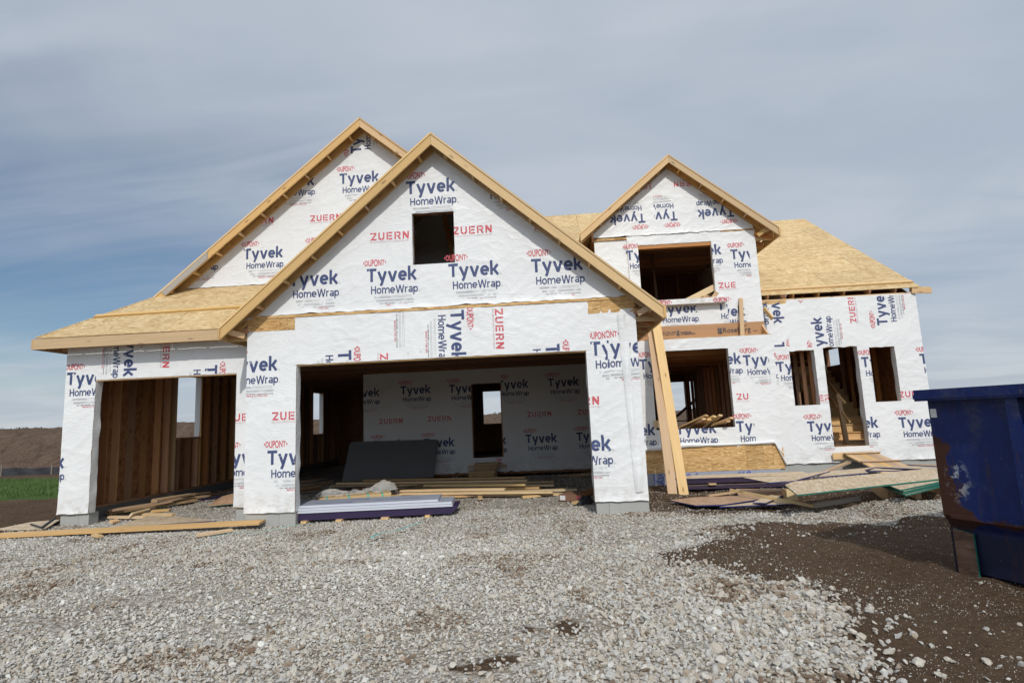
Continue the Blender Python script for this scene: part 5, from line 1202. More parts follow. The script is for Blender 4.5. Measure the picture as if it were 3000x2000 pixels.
hm = empty('pry_bar', on_ground((-4.85, .35), 0), 'black metal pry bar lying on the strand board at the far left', 'tool')
p0, p1, p2 = (-4.38, .02, .08), (-4.7, .6, .14), (-5.05, .5, .07)
board('handle', p0, p1, .035, .03, M['black'], hm); board('shaft', p0, p2, .02, .02, M['black'], hm)
for i, (l, r_, z, mt, w) in enumerate((((2, 720, 800), (2, 860, 765), .08, 'ground_lumber', .14), ((2, 835, 820), (2, 1110, 822), .05, 'pale_lumber', .07), ((2, 1000, 805), (2, 1135, 770), .10, 'pale_lumber', .09), ((2, 850, 858), (2, 905, 848), .04, 'lumber', .09), ((2, 1080, 800), (2, 1330, 802), .06, 'pale_lumber', .09), ((2, 1160, 775), (2, 1300, 765), .04, 'lumber', .09))):
    a, b_ = G_(l, z), G_(r_, z)
    thing(board('scrap_board', a, b_, w, .038, M[mt], side=(0, 1, .1)), ('chunky board end nearest the left corner column', 'thin pale stick on the gravel at the single garage opening', 'tilted pale block resting on top of the scraps', 'tiny wood block on the gravel in front of the pale stick', 'pale board lying just behind the strand board offcut', 'small block behind the tilted pale one')[i], 'board', 'scraps at the single garage opening')
pile = [((2, 820, 795), (2, 1500, 690), .07), ((2, 850, 775), (2, 1600, 655), .10), ((2, 860, 755), (2, 1640, 640), .06), ((2, 1180, 700), (2, 1460, 645), .2), ((2, 1170, 690), (2, 1500, 640), .16), ((2, 840, 770), (2, 1300, 700), .15), ((2, 1200, 680), (2, 1600, 630), .12)]
pn = ['front board of the pile along the left garage wall', 'second board of the pile along the left garage wall', 'board nearest the wall in the left garage pile', 'topmost board of the left garage pile', 'board just under the topmost one in the left garage pile', 'short board on the near end of the left garage pile', 'far board of the left garage pile']
for (l, r_, z), nm in zip(pile, pn): thing(board('long_board', G_(l, z), G_(r_, z), .14, .038, M['ground_lumber'], side=(1, .3, 0)), nm, 'board', 'lumber along the left garage wall')
thing(sheet('osb_sheet', [Vector((p.x, p.y, z)) for p, z in ((gz(*Z(2, 1580, 748), .03), .04), (gz(*Z(2, 1800, 725), .03), .04), (gz(*Z(2, 1850, 640), .2), .24), (gz(*Z(2, 1700, 665), .15), .15))], .012, M['osb_brown'], M['green']), 'green edged strand board scrap inside the single garage', 'strand board')
thing(board('scrap_board', G_((2, 1550, 690), .06), G_((2, 1780, 640), .1), .1, .03, M['purple'], side=(0, 1, 0)), 'dark purple edged scrap deep in the single garage', 'board')
thing(board('scrap_board', G_((2, 1600, 650), .1), G_((2, 1780, 610), .12), .14, .03, M['stud'], side=(0, 1, 0)), 'reddish board deep in the single garage', 'board')
thing(board('short_board', on_ground(gz(*Z(2, 1508, 975), 0), .05), on_ground(gz(*Z(2, 1775, 928), 0), .05), .088, .038, M['pale_lumber'], side=(0, 1, 0)), 'short pale board on the gravel below the end of the long plank', 'board')
def band(p, q, lab, w=.03):
    vs, fs = [], []; n = 24; p, q = Vector(p), Vector(q); s = Vector((-(q - p).y, (q - p).x, 0)).normalized()
    for i in range(n + 1):
        t_ = i / n; c = p.lerp(q, t_) + s * .03 * math.sin(t_ * 3.5); c.z = gh(c.x, c.y) + .075 + .012 * math.sin(t_ * 9); vs += [c - s * w / 2, c + s * w / 2]
        if i: b_ = 2 * i; fs.append((b_ - 2, b_, b_ + 1, b_ - 1))
    o = mk('strap_band', vs, fs, M['teal']); thing(o, lab, 'strap', 'teal packing straps on the gravel')
band(gz(*Z(2, 1610, 992), .03), gz(*Z(2, 2400, 880), .03), 'teal plastic strap on the gravel left of the foam stack'); band(gz(1084, 1589, .03), gz(1235, 1536, .03), 'teal plastic strap on the gravel in front of the foam stack')
thing(board('wood_chip', on_ground(gz(*Z(2, 715, 975), 0), .05), on_ground(gz(*Z(2, 768, 982), 0), .05), .07, .035, M['lumber'], side=(0, 1, 0)), 'small orange wood chunk on the gravel below the long plank', 'wood chunk')

# two boards propped under the garage eave
t0, t1 = at(*Z(12, 452, 85), 3.1), at(*Z(12, 425, 240), 3.25)
thing(board('propped_board', on_ground((6.74, 2.15), .0), at(*Z(12, 462, 80), 3.2), .19, .038, M['pale_lumber'], side=(1, .15, 0)), 'pale wide board propped between ground and eave, the right of two', 'board', 'boards propped beside the right pier')
thing(board('propped_board', on_ground((6.50, 2.02), .0), at(*Z(12, 415, 190), 3.3), .18, .038, M['lumber'], side=(1, .1, 0)), 'darker wide board propped behind the pale one, the left of two', 'board', 'boards propped beside the right pier')
# sticks through the bay window
nm = ['leftmost board sticking out of the ground floor window', 'board right of the leftmost one in the ground floor window', 'board lying uppermost in the ground floor window', 'fourth board from the left in the ground floor window', 'fifth board from the left in the ground floor window', 'board sticking out near the right jamb of the ground floor window', 'lowest board beside the right jamb of the ground floor window']
ends = [((12, 1062, 1240), (12, 890, 1385), .40), ((12, 1030, 1280), (12, 940, 1385), .3), ((12, 1150, 1250), (12, 1000, 1385), .35), ((12, 1090, 1285), (12, 1020, 1385), .25), ((12, 1220, 1238), (12, 1120, 1385), .32), ((12, 1350, 1268), (12, 1200, 1375), .4), ((12, 1310, 1305), (12, 1190, 1380), .3)]
for (hi, lo, d), n_ in zip(ends, nm):
    a = at(*Z(*hi), YBAY - .28 + d * .25); b_ = at(*Z(*lo), YBAY + .16); dv = (b_ - a)
    thing(board('window_board', a, b_ + Vector((dv.x * .8, dv.y * .8, -.0)), .088, .038, M['lumber'], side=(1, 0, 0)), n_, 'board', 'boards sticking out of the ground floor window')
thing(board('window_board', at(*Z(12, 470, 1340), YBAY - .05), at(*Z(12, 520, 1345), YBAY + .5), .16, .038, M['lumber'], side=(0, 0, 1)), 'board end in the lower left corner of the ground floor window', 'board')
a, b_ = at(*Z(11, 1075, 1262), YD + .1), at(*Z(11, 1285, 1155), YD + .1)
thing(board('window_board', a, b_ + (b_ - a) * .02, .14, .038, M['pale_lumber'], side=(0, 0, 1)), 'long pale board leaning in the upper opening', 'board'); 
thing(board('window_board', at(*Z(11, 1200, 1240), YD + .02), at(*Z(11, 1270, 1215), YD + .3), .12, .06, M['lumber'], side=(0, 0, 1)), 'stub of board on the ledge under the leaning one', 'board')
thing(board('window_board', at(*Z(11, 1270, 1245), YD - .05), at(*Z(11, 1310, 1190), YD - .12), .09, .038, M['lumber'], side=(1, 0, 0)), 'short upright stub of board at the right end of the upper ledge', 'board')

# entry ramp of cleated boards
rp = empty('ramp', (11.1, 4.0, 0), 'stained cleated wooden ramp below the entry opening', 'ramp')
A0, A1 = Vector((10.72, YE - .06, .50)), Vector((11.40, YE - .06, .50)); B0, B1 = Vector((11.05, YE - 1.1, .10)), Vector((11.85, YE - 1.1, .10))
for i in range(5):
    u0, u1 = i / 5 + .004, (i + 1) / 5 - .004
    a, b_, c, d = A0.lerp(A1, u0), A0.lerp(A1, u1), B0.lerp(B1, u1), B0.lerp(B1, u0); prism('plank', [a, b_, c, d], (0, -.006, -.025), M['ground_lumber'], rp, (B0 - A0), (A1 - A0))
for t_ in (.10, .48, .80):
    a, b_ = A0.lerp(B0, t_) + Vector((-.02, 0, .012)), A1.lerp(B1, t_) + Vector((.05, 0, .012)); board('cleat', a, b_, .09, .03, M['ground_lumber'], rp, side=(0, 1, -.4))
board('cross_board', (10.52, YE - .08, .42), (11.5, YE - .08, .42), .14, .03, M['lumber'], rp)
thing(board('leaning_board', on_ground((9.95, 3.6), .03), (10.78, YE - .25, .30), .088, .038, M['ground_lumber'], side=(0, 1, .2)), 'board propped from the ground to the foot of the ramp', 'board')
thing(board('leaning_board', on_ground((10.05, 3.4), .03), (10.7, YE - .45, .12), .088, .038, M['lumber'], side=(0, 1, .2)), 'low board lying under the propped one left of the ramp', 'board')

# strand board sheets on the ground, right
def sh(pts, z, mat, edge, lab, t=.018, grp='strand board sheets in front of the entry', zs=None):
    P = [gz(*Z(*p), z if zs is None else zs[i]) for i, p in enumerate(pts)]
    if zs is not None:      # keep planar: fit through first three
        a, b_, c = P[0], P[1], P[2]; n = (b_ - a).cross(c - a)
        for i in range(3, len(P)): P[i].z = a.z - (n.x * (P[i].x - a.x) + n.y * (P[i].y - a.y)) / n.z
    return thing(sheet('osb_sheet', P, t, M[mat], M[edge]), lab, 'strand board', grp)
sh([(15, 425, 568), (15, 620, 608), (15, 830, 603), (15, 1205, 548), (15, 1150, 528), (15, 620, 545)], .04, 'osb_brown', 'navy', 'brown strand board scrap on the soil nearest the right pier')
sh([(15, 805, 618), (15, 1400, 595), (15, 1300, 560), (15, 1090, 580)], .03, 'osb_floor', 'navy', 'pale navy edged scrap at the edge of the gravel')
sh([(15, 1060, 585), (15, 1160, 590), (15, 1270, 540), (15, 1200, 525)], .07, 'osb_floor', 'navy', 'small pale scrap crossing the navy edged ones')
sh([(15, 950, 532), (15, 1345, 535), (15, 1300, 480), (15, 930, 480)], .04, 'osb_brown', 'purple', 'brown purple edged sheet under the thin bent lath')
xL, xR = 6.78, 9.0
for i in range(7):
    z = .03 + i * .027 + (.03 if i >= 3 else 0); dx = random.uniform(-.05, .05)
    o = sheet('osb_sheet', [(xL + dx, 2.35 + random.uniform(-.03, .03), z), (9.25 + dx, 2.30, z), (9.3 + dx, 2.90, z), (xL + dx, 2.92, z)], .018, M['osb_floor'], M['purple'])
    thing(o, ('bottom purple edged sheet of the stack behind the propped boards', 'second purple edged sheet of the stack behind the propped boards', 'third purple edged sheet, just below the small spacer block', 'purple edged sheet resting on the spacer block', 'fifth purple edged sheet of the stack behind the propped boards', 'sixth purple edged sheet of the stack behind the propped boards', 'top sheet of the purple edged stack behind the propped boards')[i], 'strand board', 'purple edged sheets by the bay')
thing(box('spacer_block', 7.28, 7.42, 2.30, 2.6, .108, .136, M['lumber']), 'small wood spacer between the purple edged sheets', 'block')
sh([(26, 1765, 285), (26, 2135, 358), (27, 130, 520), (27, 620, 385), (27, 500, 392), (27, 0, 448)], .30, 'osb_floor', 'navy', 'pale sheet overlapping the end of the purple edged stack')
sh([(27, 460, 468), (27, 1150, 408), (27, 1090, 375), (27, 1250, 325), (27, 620, 388)], .28, 'osb_floor', 'navy', 'sheet behind the big green edged stack, left of the ramp foot')
sh([(27, 1095, 380), (27, 1520, 378), (27, 1830, 352), (27, 1250, 326)], .24, 'osb_floor', 'navy', 'dark edged sheet right below the ramp')
sh([(27, 1250, 330), (27, 2200, 372), (27, 2190, 350), (27, 1600, 318)], .27, 'osb_floor', 'navy', 'narrow strip of sheet reaching toward the dumpster')
sh([(27, 1600, 290), (27, 2185, 322), (27, 2185, 300), (27, 1880, 286)], .2, 'osb_brown', 'navy', 'thin brown strip nearest the entry wall foundation')
gtop = [((27, 0, 570)), (27, 170, 708), (27, 2320, 465), (27, 2300, 380), (27, 1920, 352), (27, 130, 520)]
for i in range(5):
    z = .235 + i * .026; P = [gz(*Z(*((q[0], q[1], q[2]) if len(q) == 3 else (27, *q))), .35) for q in gtop]
    P = [Vector((p.x + (1.62, 1.58, 1.6, 1.55, 0)[i] * (1 if j in (0, 1, 5) else 0), p.y + ((.34, .33, .34, .32, 0)[i] if j in (0, 1, 5) else .02 * (4 - i)), z)) for j, p in enumerate(P)]
    thing(sheet('osb_sheet', P, .02, M['osb_floor'], M['green']), ('bottom green edged sheet of the big stack by the dumpster', 'second green edged sheet up in the big stack', 'third green edged sheet up in the big stack', 'fourth green edged sheet, just under the top one', 'wide pale top sheet of the green edged stack by the dumpster')[i], 'strand board', 'green edged sheets by the dumpster')
for i, (x, y) in enumerate(((9.9, 1.0), (10.4, 1.1), (10.9, 1.2), (11.4, 1.3))): thing(box('spacer_block', x, x + .1, y, y + .5, gh(x, y) - .02, .2, M['ground_lumber'], None, 'y'), ('hidden block under the middle of the green edged stack', 'hidden block under the left part of the green edged stack', 'hidden block under the right part of the green edged stack', 'hidden block at the far right of the green edged stack')[i], 'block', 'blocks under the green edged stack')
q = gz(*Z(27, 105, 750), .03); thing(box('spacer_block', q.x - .09, q.x + .08, q.y, q.y + .18, .0, .17, M['pale_lumber'], None, 'y'), 'pale square block standing at the left corner of the green edged stack', 'block')
a, b_, c = gz(*Z(15, 885, 482), .16), gz(*Z(15, 1425, 600), .06), gz(*Z(15, 1530, 618), .05); d = gz(*Z(15, 1885, 560), .10)
lt = empty('lath', b_, 'thin pale lath bent in two across the scraps at the gravel edge', 'lath'); board('lath_piece', (a.x, a.y, .16), (c.x, c.y, .07), .045, .02, M['pale_lumber'], lt); board('lath_piece', (c.x, c.y, .08), (d.x, d.y, .13), .07, .03, M['grey_wood'], lt)
a, b_ = gz(*Z(27, 830, 765), .1), gz(*Z(27, 935, 715), .1); thing(board('short_board', (a.x, a.y, gh(a.x, a.y) + .03), (b_.x, b_.y, gh(b_.x, b_.y) + .06), .09, .03, M['pale_lumber'], side=(0, 1, 0)), 'small pale stub lying on the stone heap behind the lath', 'board')
thing(board('scrap_board', on_ground((7.05, 1.55), .04), on_ground((7.9, 1.9), .05), .06, .03, M['ground_lumber'], side=(0, 1, 0)), 'weathered stick on the soil between the stack and the brown sheet', 'board')

# ------------------------------------------------------------------ dumpster
def dumpster():
    m, nt, b = new_mat('blue_chipped_paint'); k = NB(nt); o = k.obj()
    n1 = k.noise(o, 1.7, 8, .7, .3).outputs[0]; n2 = k.noise(o, 9, 6, .75).outputs[0]; n3 = k.noise(o, 30, 4, .7).outputs[0]
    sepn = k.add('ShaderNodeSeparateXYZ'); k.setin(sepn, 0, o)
    blue = k.mix(k.mr(n2, .35, .7), c4(.004, .013, .085), c4(.008, .024, .125)); blue = k.mix(k.math('MULTIPLY', k.mr(n1, .55, .7), .5), blue, c4(.10, .10, .09))
    # chipped, rusty end edge (local x small) and along the lower fold
    edge = k.math('ADD', k.math('MULTIPLY', k.mr(sepn.outputs[0], 0.0, .34, .36, 0.0), k.mr(sepn.outputs[2], 1.15, 1.30, 1.0, 0.0)), k.mr(k.math('ABSOLUTE', k.math('SUBTRACT', sepn.outputs[2], .50)), 0.0, .12, .26, 0.0))
    rf = k.mr(k.math('ADD', k.math('ADD', k.math('MULTIPLY', n1, .75), k.math('MULTIPLY', n2, .25)), edge), .66, .69)
    rust = k.mix(n3, c4(.03, .012, .009), c4(.085, .032, .018)); c = k.mix(rf, blue, rust)
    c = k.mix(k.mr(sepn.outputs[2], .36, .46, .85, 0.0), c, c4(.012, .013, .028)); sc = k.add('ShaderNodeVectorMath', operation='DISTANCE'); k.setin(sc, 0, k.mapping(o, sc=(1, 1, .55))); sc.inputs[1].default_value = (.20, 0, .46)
    scr = k.math('MULTIPLY', k.mr(sc.outputs['Value'], .02, .12, .85, 0), k.mr(n2, .52, .56)); strk = k.noise(k.mapping(o, sc=(9, 9, .9)), 2.0, 5, .7).outputs[0]; c = k.mix(k.math('MULTIPLY', k.mr(strk, .56, .68), .6), c, c4(.06, .028, .018)); c = k.mix(k.math('MULTIPLY', k.mr(k.noise(k.mapping(o, sc=(14, 14, 5)), 3.0, 3, .6).outputs[0], .68, .74), .5), c, c4(.16, .17, .17)); c = k.mix(scr, c, c4(.5, .53, .56))
    nt.links.new(c, b.inputs['Base Color']); b.inputs['Specular IOR Level'].default_value = .3; k.setin(b, 'Roughness', k.mr(rf, 0, 1, .5, .9)); k.setin(b, 'Normal', k.bump(k.math('ADD', n2, k.math('MULTIPLY', rf, .8)), .35, .006))
    d = Vector((.36, -.93, 0)).normalized(); w = Vector((.93, .36, 0)); P0 = Vector((7.78, -3.62, 0))
    root = empty('dumpster', P0, 'blue rusty roll off dumpster cut off by the right edge', 'dumpster')
    mw = frame(P0, d, w)      # local x along the long side, y into the container (z down)
    mw = Matrix(((d.x, w.x, 0, P0.x), (d.y, w.y, 0, P0.y), (0, 0, 1, 0), (0, 0, 0, 1)))
    L, Wd = 4.4, 2.2
    def loc(name, vs, fs, mat):
        return link(name, mesh(name, vs, fs), mat, root, mw)
    t = .012
    # side skin with two folds: upper z .50..1.58, fold in to .40, lower panel
    prof = [(0.0, 1.56), (0.0, .52), (.07, .42), (.075, .40), (.09, .03)]
    n = len(prof); vs = [(x, y, z) for x in (0.03, L) for y, z in prof] + [(x, Wd - y, z) for x in (0.03, L) for y, z in prof]
    fs = [(i, i + 1, n + i + 1, n + i) for i in range(n - 1)]; fs += [(2 * n + i, 3 * n + i, 3 * n + i + 1, 2 * n + i + 1) for i in range(n - 1)]
    fs += [(i, 2 * n + i, 2 * n + i + 1, i + 1) for i in range(n - 1)]; fs += [(n + i, n + i + 1, 3 * n + i + 1, 3 * n + i) for i in range(n - 1)]
    fs += [(n - 1, 3 * n - 1, 4 * n - 1, 2 * n - 1)]
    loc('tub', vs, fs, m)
    # bmesh cleanup of normals not needed: thin shell
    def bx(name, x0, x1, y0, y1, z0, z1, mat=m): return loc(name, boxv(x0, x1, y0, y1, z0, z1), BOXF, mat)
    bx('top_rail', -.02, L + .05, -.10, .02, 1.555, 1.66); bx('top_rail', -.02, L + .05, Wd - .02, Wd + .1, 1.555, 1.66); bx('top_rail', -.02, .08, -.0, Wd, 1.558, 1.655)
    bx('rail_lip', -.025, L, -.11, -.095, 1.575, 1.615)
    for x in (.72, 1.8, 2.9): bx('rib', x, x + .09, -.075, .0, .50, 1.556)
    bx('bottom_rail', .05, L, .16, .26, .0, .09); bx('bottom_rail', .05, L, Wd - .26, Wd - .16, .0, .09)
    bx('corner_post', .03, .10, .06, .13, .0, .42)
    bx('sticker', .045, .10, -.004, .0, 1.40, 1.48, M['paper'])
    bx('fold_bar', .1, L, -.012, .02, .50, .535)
dumpster()
thing(sheet('osb_sheet', [(7.86, -3.66, -.03), (7.92, -3.82, -.03), (7.92, -3.82, .38), (7.86, -3.66, .40)], .02, M['shaded_board'], M['green']), 'green edged strand board scrap standing under the end of the dumpster', 'strand board')  # shade below the tub is put into the board colour

# ------------------------------------------------------------------ stones
def rock_mesh(seed, n=2):
    rd = random.Random(seed); bm = bmesh.new(); bmesh.ops.create_icosphere(bm, subdivisions=n, radius=1.0)
    cuts = [(Vector((rd.uniform(-1, 1), rd.uniform(-1, 1), rd.uniform(-1, 1))).normalized(), rd.uniform(.36, .72)) for _ in range(13)]
    s = Vector((1, rd.uniform(.65, .9), rd.uniform(.45, .7)))
    for v in bm.verts:
        p = v.co.copy()
        for nn, d in cuts:
            k_ = p.dot(nn)
            if k_ > d: p -= nn * (k_ - d)
        p *= 1 + .05 * noise.noise(p * 2 + Vector((seed, 0, 0))); v.co = Vector((p.x * s.x, p.y * s.y, p.z * s.z))
    me = bpy.data.meshes.new('stone'); bm.to_mesh(me); bm.free(); return me
def stone_material(name, val=1.0):
    m, nt, b = new_mat(name); k = NB(nt); o = k.obj()
    r = k.attr('tint', 'INSTANCER').outputs['Fac'] if 'rock' not in name else k.mr(k.rnd(), 0, 1, .42, 1.0)
    r2 = k.rnd()
    c = k.ramp(r, [(0, (.19, .125, .08)), (.09, (.38, .295, .21)), (.26, (.545, .49, .405)), (.50, (.665, .625, .54)), (.68, (.52, .51, .48)), (.84, (.655, .635, .59)), (1, (.86, .84, .77))])
    n = k.noise(o, 1.7, 5, .65).outputs[0]; c = k.mix(k.math('MULTIPLY', k.mr(n, .4, .75), .35), c, c4(.36, .28, .20))
    if val != 1: c = k.mix(1.0, c, c4(val, val * .9, val * .78), 'MULTIPLY')
    nt.links.new(c, b.inputs['Base Color']); b.inputs['Roughness'].default_value = .88; k.setin(b, 'Normal', k.bump(k.noise(o, 4, 5, .7).outputs[0], .5, .25)); return m
M['gravel'] = stone_material('gravel_stone'); M['rock'] = stone_material('loose_rock'); M['pebble'] = stone_material('small_pebble', .5)
def scatter(name, pts, rot, scl, tint, meshes, mat, label):
    col = bpy.data.collections.new(name + '_kinds')
    for i, me_ in enumerate(meshes):
        ob = bpy.data.objects.new('stone_kind', me_); me_.materials.clear(); me_.materials.append(mat); col.objects.link(ob)
    me = bpy.data.meshes.new(name); me.vertices.add(len(pts)); me.vertices.foreach_set('co', pts.astype(np.float32).ravel())
    for nm_, dt, arr in (('rot', 'FLOAT_VECTOR', rot), ('scl', 'FLOAT_VECTOR', scl)):
        a = me.attributes.new(nm_, dt, 'POINT'); a.data.foreach_set('vector', arr.astype(np.float32).ravel())
    a = me.attributes.new('tint', 'FLOAT', 'POINT'); a.data.foreach_set('value', tint.astype(np.float32))
    a = me.attributes.new('pick', 'INT', 'POINT'); a.data.foreach_set('value', np.random.RandomState(3).randint(0, len(meshes), len(pts)).astype(np.int32))
    o = link(name, me, mat); tag(o, label, kind='stuff')
    ng = bpy.data.node_groups.new(name, 'GeometryNodeTree'); ng.interface.new_socket('Geometry', in_out='INPUT', socket_type='NodeSocketGeometry'); ng.interface.new_socket('Geometry', in_out='OUTPUT', socket_type='NodeSocketGeometry')
    N, Lk = ng.nodes, ng.links; gi, go = N.new('NodeGroupInput'), N.new('NodeGroupOutput'); ci = N.new('GeometryNodeCollectionInfo'); ci.inputs['Collection'].default_value = col; ci.inputs['Separate Children'].default_value = True; ci.inputs['Reset Children'].default_value = True
    iop = N.new('GeometryNodeInstanceOnPoints'); iop.inputs['Pick Instance'].default_value = True
    def na(nm_, dt): n = N.new('GeometryNodeInputNamedAttribute'); n.data_type = dt; n.inputs['Name'].default_value = nm_; return n.outputs['Attribute']
    Lk.new(gi.outputs[0], iop.inputs['Points']); Lk.new(ci.outputs[0], iop.inputs['Instance']); Lk.new(na('pick', 'INT'), iop.inputs['Instance Index'])
    Lk.new(na('rot', 'FLOAT_VECTOR'), iop.inputs['Rotation']); Lk.new(na('scl', 'FLOAT_VECTOR'), iop.inputs['Scale']); Lk.new(iop.outputs[0], go.inputs[0])
    md = o.modifiers.new('scatter', 'NODES'); md.node_group = ng; return o
rs = np.random.RandomState(11)
kinds = [rock_mesh(i + 1) for i in range(8)]; small = [rock_mesh(i + 50, 1) for i in range(5)]
PATCH = [(4.25, -4.70, .33, .25), (3.75, -5.32, .40, .17), (5.2, -5.22, .16, .10), (-2.3, -2.35, 1.3, .16), (-.1, -4.4, .7, .35), (.6, -3.75, .9, .28), (1.9, -4.5, .2, .1), (6.0, -1.9, .3, .25), (5.9, -2.9, .6, .2)]
def density(x, y):
    d = np.ones(x.shape)
    wx_, wy_ = x + (vnoise(x, y, 4.0, 91) - .5) * .55, y + (vnoise(x, y, 4.0, 92) - .5) * .4
    for px, py, rx, ry in PATCH: d *= 1 - .86 * np.exp(-(((wx_ - px) / rx) ** 2 + ((wy_ - py) / ry) ** 2))
    d *= .62 + .38 * np.clip((vnoise(x, y, 1.1, 21) - .25) * 2.6, 0, 1); return d
def sample(n, x0, x1, y0, y1): return rs.uniform(x0, x1, n), rs.uniform(y0, y1, n)
def make_gravel(n, box_, smin, smax, lift, seed, power=1.0):
    x, y = sample(n, *box_)
    jx = x + (vnoise(x, y, 2.5, 8) - .5) * .38 + np.clip(rs.standard_t(1.5, n) * .085, -1.3, 1.3); jy = y + (vnoise(x, y, 2.5, 9) - .5) * .38 + np.clip(rs.standard_t(1.5, n) * .065, -1.0, 1.0)
    keep = in_gravel_np(jx, jy) & (rs.uniform(0, 1, n) < density(x, y))
    # not inside the pier footings
    for a, b_, c, d in ((-.87, 0.0, 0, .25), (4.88, 5.73, 0, .3), (5.5, 5.73, .25, 6.6), (-4.72, -4.1, .66, .95), (-1.42, -.8, .66, .95), (-5, -4.5, .9, 14)): keep &= ~((x > a) & (x < b_) & (y > c) & (y < d))
    x, y = x[keep], y[keep]; m_ = len(x); s = smin + (smax - smin) * rs.beta(1.6, 3.2, m_) ** power
    z = ground_h(x, y) + s * lift + rs.uniform(-.004, .010, m_)
    rot = np.stack([rs.uniform(-.7, .7, m_), rs.uniform(-.7, .7, m_), rs.uniform(0, 6.283, m_)], -1); scl = np.stack([s * rs.uniform(.85, 1.3, m_), s * rs.uniform(.8, 1.1, m_), s * rs.uniform(.7, 1.1, m_)], -1)
    tint = np.clip(rs.beta(1.7, 1.5, m_) + (vnoise(x, y, .9, 31) - .5) * .35 - (vnoise(x, y, 1.6, 33) > .74) * .32, 0, 1)
    return np.stack([x, y, z], -1), rot, scl, tint
parts = [make_gravel(105000, (-3.5, 8.2, -6.4, -2.2), .010, .029, .32, 1), make_gravel(60000, (-8.5, 10.8, -2.6, .9), .014, .031, .35, 2), make_gravel(50000, (-8.5, 10.8, -3.2, .9), .009, .022, .35, 6), make_gravel(3600, (-2, 8.2, -6.4, -1.5), .030, .052, .35, 3, .8), make_gravel(26000, (-4.6, 5.7, .9, 7.5), .012, .028, .35, 4),
         make_gravel(14000, (-9, -2.5, -7, -2.2), .012, .036, .32, 5)]
# stones grow larger towards the lower right of the drive
A = [np.concatenate([p_[i] for p_ in parts]) for i in range(4)]
k_ = 1 + .35 * np.clip((A[0][:, 0] - 3.4) / 2.5, 0, 1) * np.clip((-A[0][:, 1] - 2.6) / 2, 0, 1); A[2] *= k_[:, None]
scatter('gravel', A[0], A[1], A[2], A[3], kinds, M['gravel'], 'pale grey crushed stone spread over the driveway and garage floor')
# pebbles on the bare soil
x, y = sample(60000, 4.8, 12.5, -6.6, 3.4); keep = ~in_gravel_np(x, y); keep &= rs.uniform(0, 1, len(x)) < .12 + .88 * np.clip((vnoise(x, y, .8, 41) - .35) * 2.5, 0, 1) ** 2; x, y = x[keep], y[keep]
x2, y2 = sample(5000, -14, -4.8, -1.5, 7); x, y = np.concatenate([x, x2]), np.concatenate([y, y2]); m_ = len(x); s = .003 + .019 * rs.beta(1.0, 8, m_)
scatter('pebbles', np.stack([x, y, ground_h(x, y) + s * .2], -1), rs.uniform(0, 6.28, (m_, 3)), np.stack([s, s * .8, s * .6], -1), np.clip(rs.beta(1.0, 4.2, m_), 0, 1), small, M['pebble'], 'small pale pebbles strewn over the brown soil')
# individual larger stones lying on the soil
big = [(1490, 820, 34), (1445, 835, 26), (1235, 895, 34), (1330, 812, 26), (1110, 1012, 26), (1318, 998, 20), (1170, 1066, 30), (1150, 1090, 24), (1000, 1082, 40), (1320, 1083, 20), (1398, 1138, 26), (1535, 950, 20), (1805, 757, 22), (1895, 782, 18),
       (2000, 800, 20), (1910, 1168, 26), (1775, 1126, 20), (1860, 1356, 38), (1945, 1370, 24), (2110, 1540, 32), (1130, 920, 24), (1125, 893, 18), (1660, 1228, 44), (1970, 1312, 24), (1205, 800, 20), (1740, 750, 18), (1590, 1240, 26), (2160, 735, 24), (2100, 720, 22), (2050, 750, 18),
       (1490, 1200, 40), (1545, 1215, 36), (1610, 1290, 44), (1670, 1312, 30), (1210, 1130, 16), (1420, 900, 14), (1860, 1060, 16), (2050, 1420, 22), (2150, 1450, 20), (1490, 1160, 20)]
for i, (px, py, w) in enumerate(big):
    q = gz(*Z(15, px, py + w * .25), 0); zg = gh(q.x, q.y); q = gz(*Z(15, px, py + w * .25), zg); dist = (q - CO).length; r_ = w * .3827 / CF * dist / 2 * 1.2
    me = kinds[i % 8].copy(); me.materials.clear(); me.materials.append(M['rock'])
    o = link('stone', me, None, None, Matrix.Translation((q.x, q.y, zg + r_ * .28)) @ Euler((random.uniform(-.5, .5), random.uniform(-.5, .5), random.uniform(0, 6))).to_matrix().to_4x4() @ Matrix.Diagonal((r_, r_, r_, 1)))
    tag(o, 'pale crushed stone lying loose on the brown soil', 'stone', 'loose pale stones on the brown soil')
# soil crumbs near the boards
x, y = sample(5000, 5.9, 12, -.6, 3.4); keep = (~in_gravel_np(x, y)) | ((np.hypot((x - 10.3) / .8, (y + .3) / .6) < 1)); x, y = x[keep], y[keep]; m_ = len(x); s = .008 + .03 * rs.beta(1.1, 7, m_)
M['soil'] = flat_mat('soil_clod', (.088, .056, .036), .95, .6, 3, .5)
scatter('soil_clods', np.stack([x, y, ground_h(x, y) + s * .2], -1), rs.uniform(0, 6.28, (m_, 3)), np.stack([s, s * .9, s * .7], -1), rs.uniform(0, 1, m_), small, M['soil'], 'crumbly brown clods of soil beside the foundations')
x, y = sample(42000, 4.8, 12.5, -6.6, .2); keep = ~in_gravel_np(x, y); keep &= rs.uniform(0, 1, len(x)) < .25 + .75 * (vnoise(x, y, 1.4, 71) > .45); x, y = x[keep], y[keep]; m_ = len(x); s = .004 + .016 * rs.beta(1.0, 7, m_)
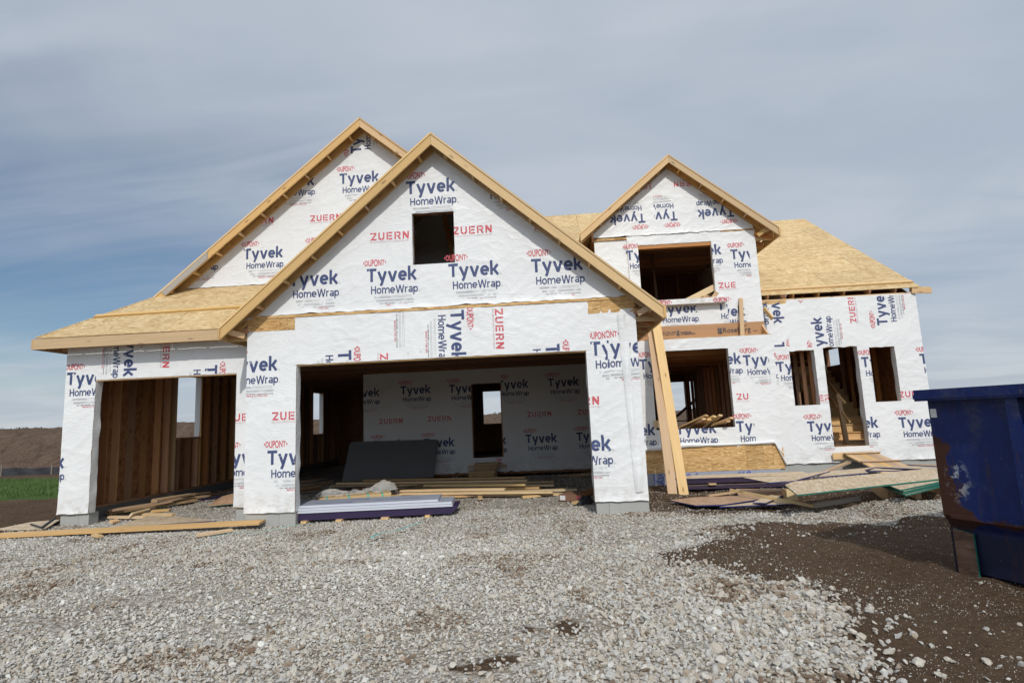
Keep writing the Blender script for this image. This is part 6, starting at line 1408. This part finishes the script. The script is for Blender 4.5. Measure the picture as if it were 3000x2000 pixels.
scatter('soil_crumbs', np.stack([x, y, ground_h(x, y) + s * .2], -1), rs.uniform(0, 6.28, (m_, 3)), np.stack([s, s * .9, s * .7], -1), rs.uniform(0, 1, m_), small, M['soil'], 'fine brown crumbs of soil over the bare ground at the right')
# small gravel patches at the entry foundation
x, y = sample(5000, 9.3, 12.7, 3.0, 4.1); s = .012 + .016 * rs.beta(1.5, 3, 5000); keep = rs.uniform(0, 1, 5000) < np.clip(vnoise(x, y, 1.5, 55) * 1.6 - .3, 0, 1); x, y, s = x[keep], y[keep], s[keep]; m_ = len(x)
scatter('foundation_gravel', np.stack([x, y, ground_h(x, y) + s * .4], -1), rs.uniform(0, 6.28, (m_, 3)), np.stack([s, s * .8, s * .6], -1), np.clip(rs.beta(2.4, 2, m_), 0, 1), small, M['gravel'], 'crushed stone along the entry foundation')

# ------------------------------------------------------------------ grass strip
n = 60000; x, y = sample(n, -27, -8.5, 6.2, 15); keep = vnoise(x, y, .7, 61) * .7 + .6 * np.clip((y - 6.2) / 1.2, 0, 1) > .45; x, y = x[keep], y[keep]; n = len(x)
z = ground_h(x, y); a = rs.uniform(0, 3.14, n); hgt = rs.uniform(.05, .17, n) * (1 + .9 * (rs.uniform(0, 1, n) > .995)); w = .008
lean = rs.normal(0, .04, (n, 2)); V = np.empty((n, 3, 3)); V[:, 0] = np.stack([x - w * np.cos(a), y - w * np.sin(a), z - .01], -1); V[:, 1] = np.stack([x + w * np.cos(a), y + w * np.sin(a), z - .01], -1); V[:, 2] = np.stack([x + lean[:, 0], y + lean[:, 1], z + hgt], -1)
me = bpy.data.meshes.new('grass'); me.vertices.add(3 * n); me.vertices.foreach_set('co', V.astype(np.float32).ravel()); me.loops.add(3 * n); me.loops.foreach_set('vertex_index', np.arange(3 * n)); me.polygons.add(n); me.polygons.foreach_set('loop_start', np.arange(0, 3 * n, 3)); me.update()
m, nt, b = new_mat('grass_blades'); k = NB(nt); nz = k.noise(k.obj(), 1.2, 5, .6).outputs[0]; nt.links.new(k.mix(k.mr(nz, .35, .65), c4(.045, .095, .018), c4(.09, .15, .032)), b.inputs['Base Color']); b.inputs['Roughness'].default_value = .7
tag(link('grass', me, m), 'strip of young green grass left of the house', kind='stuff')
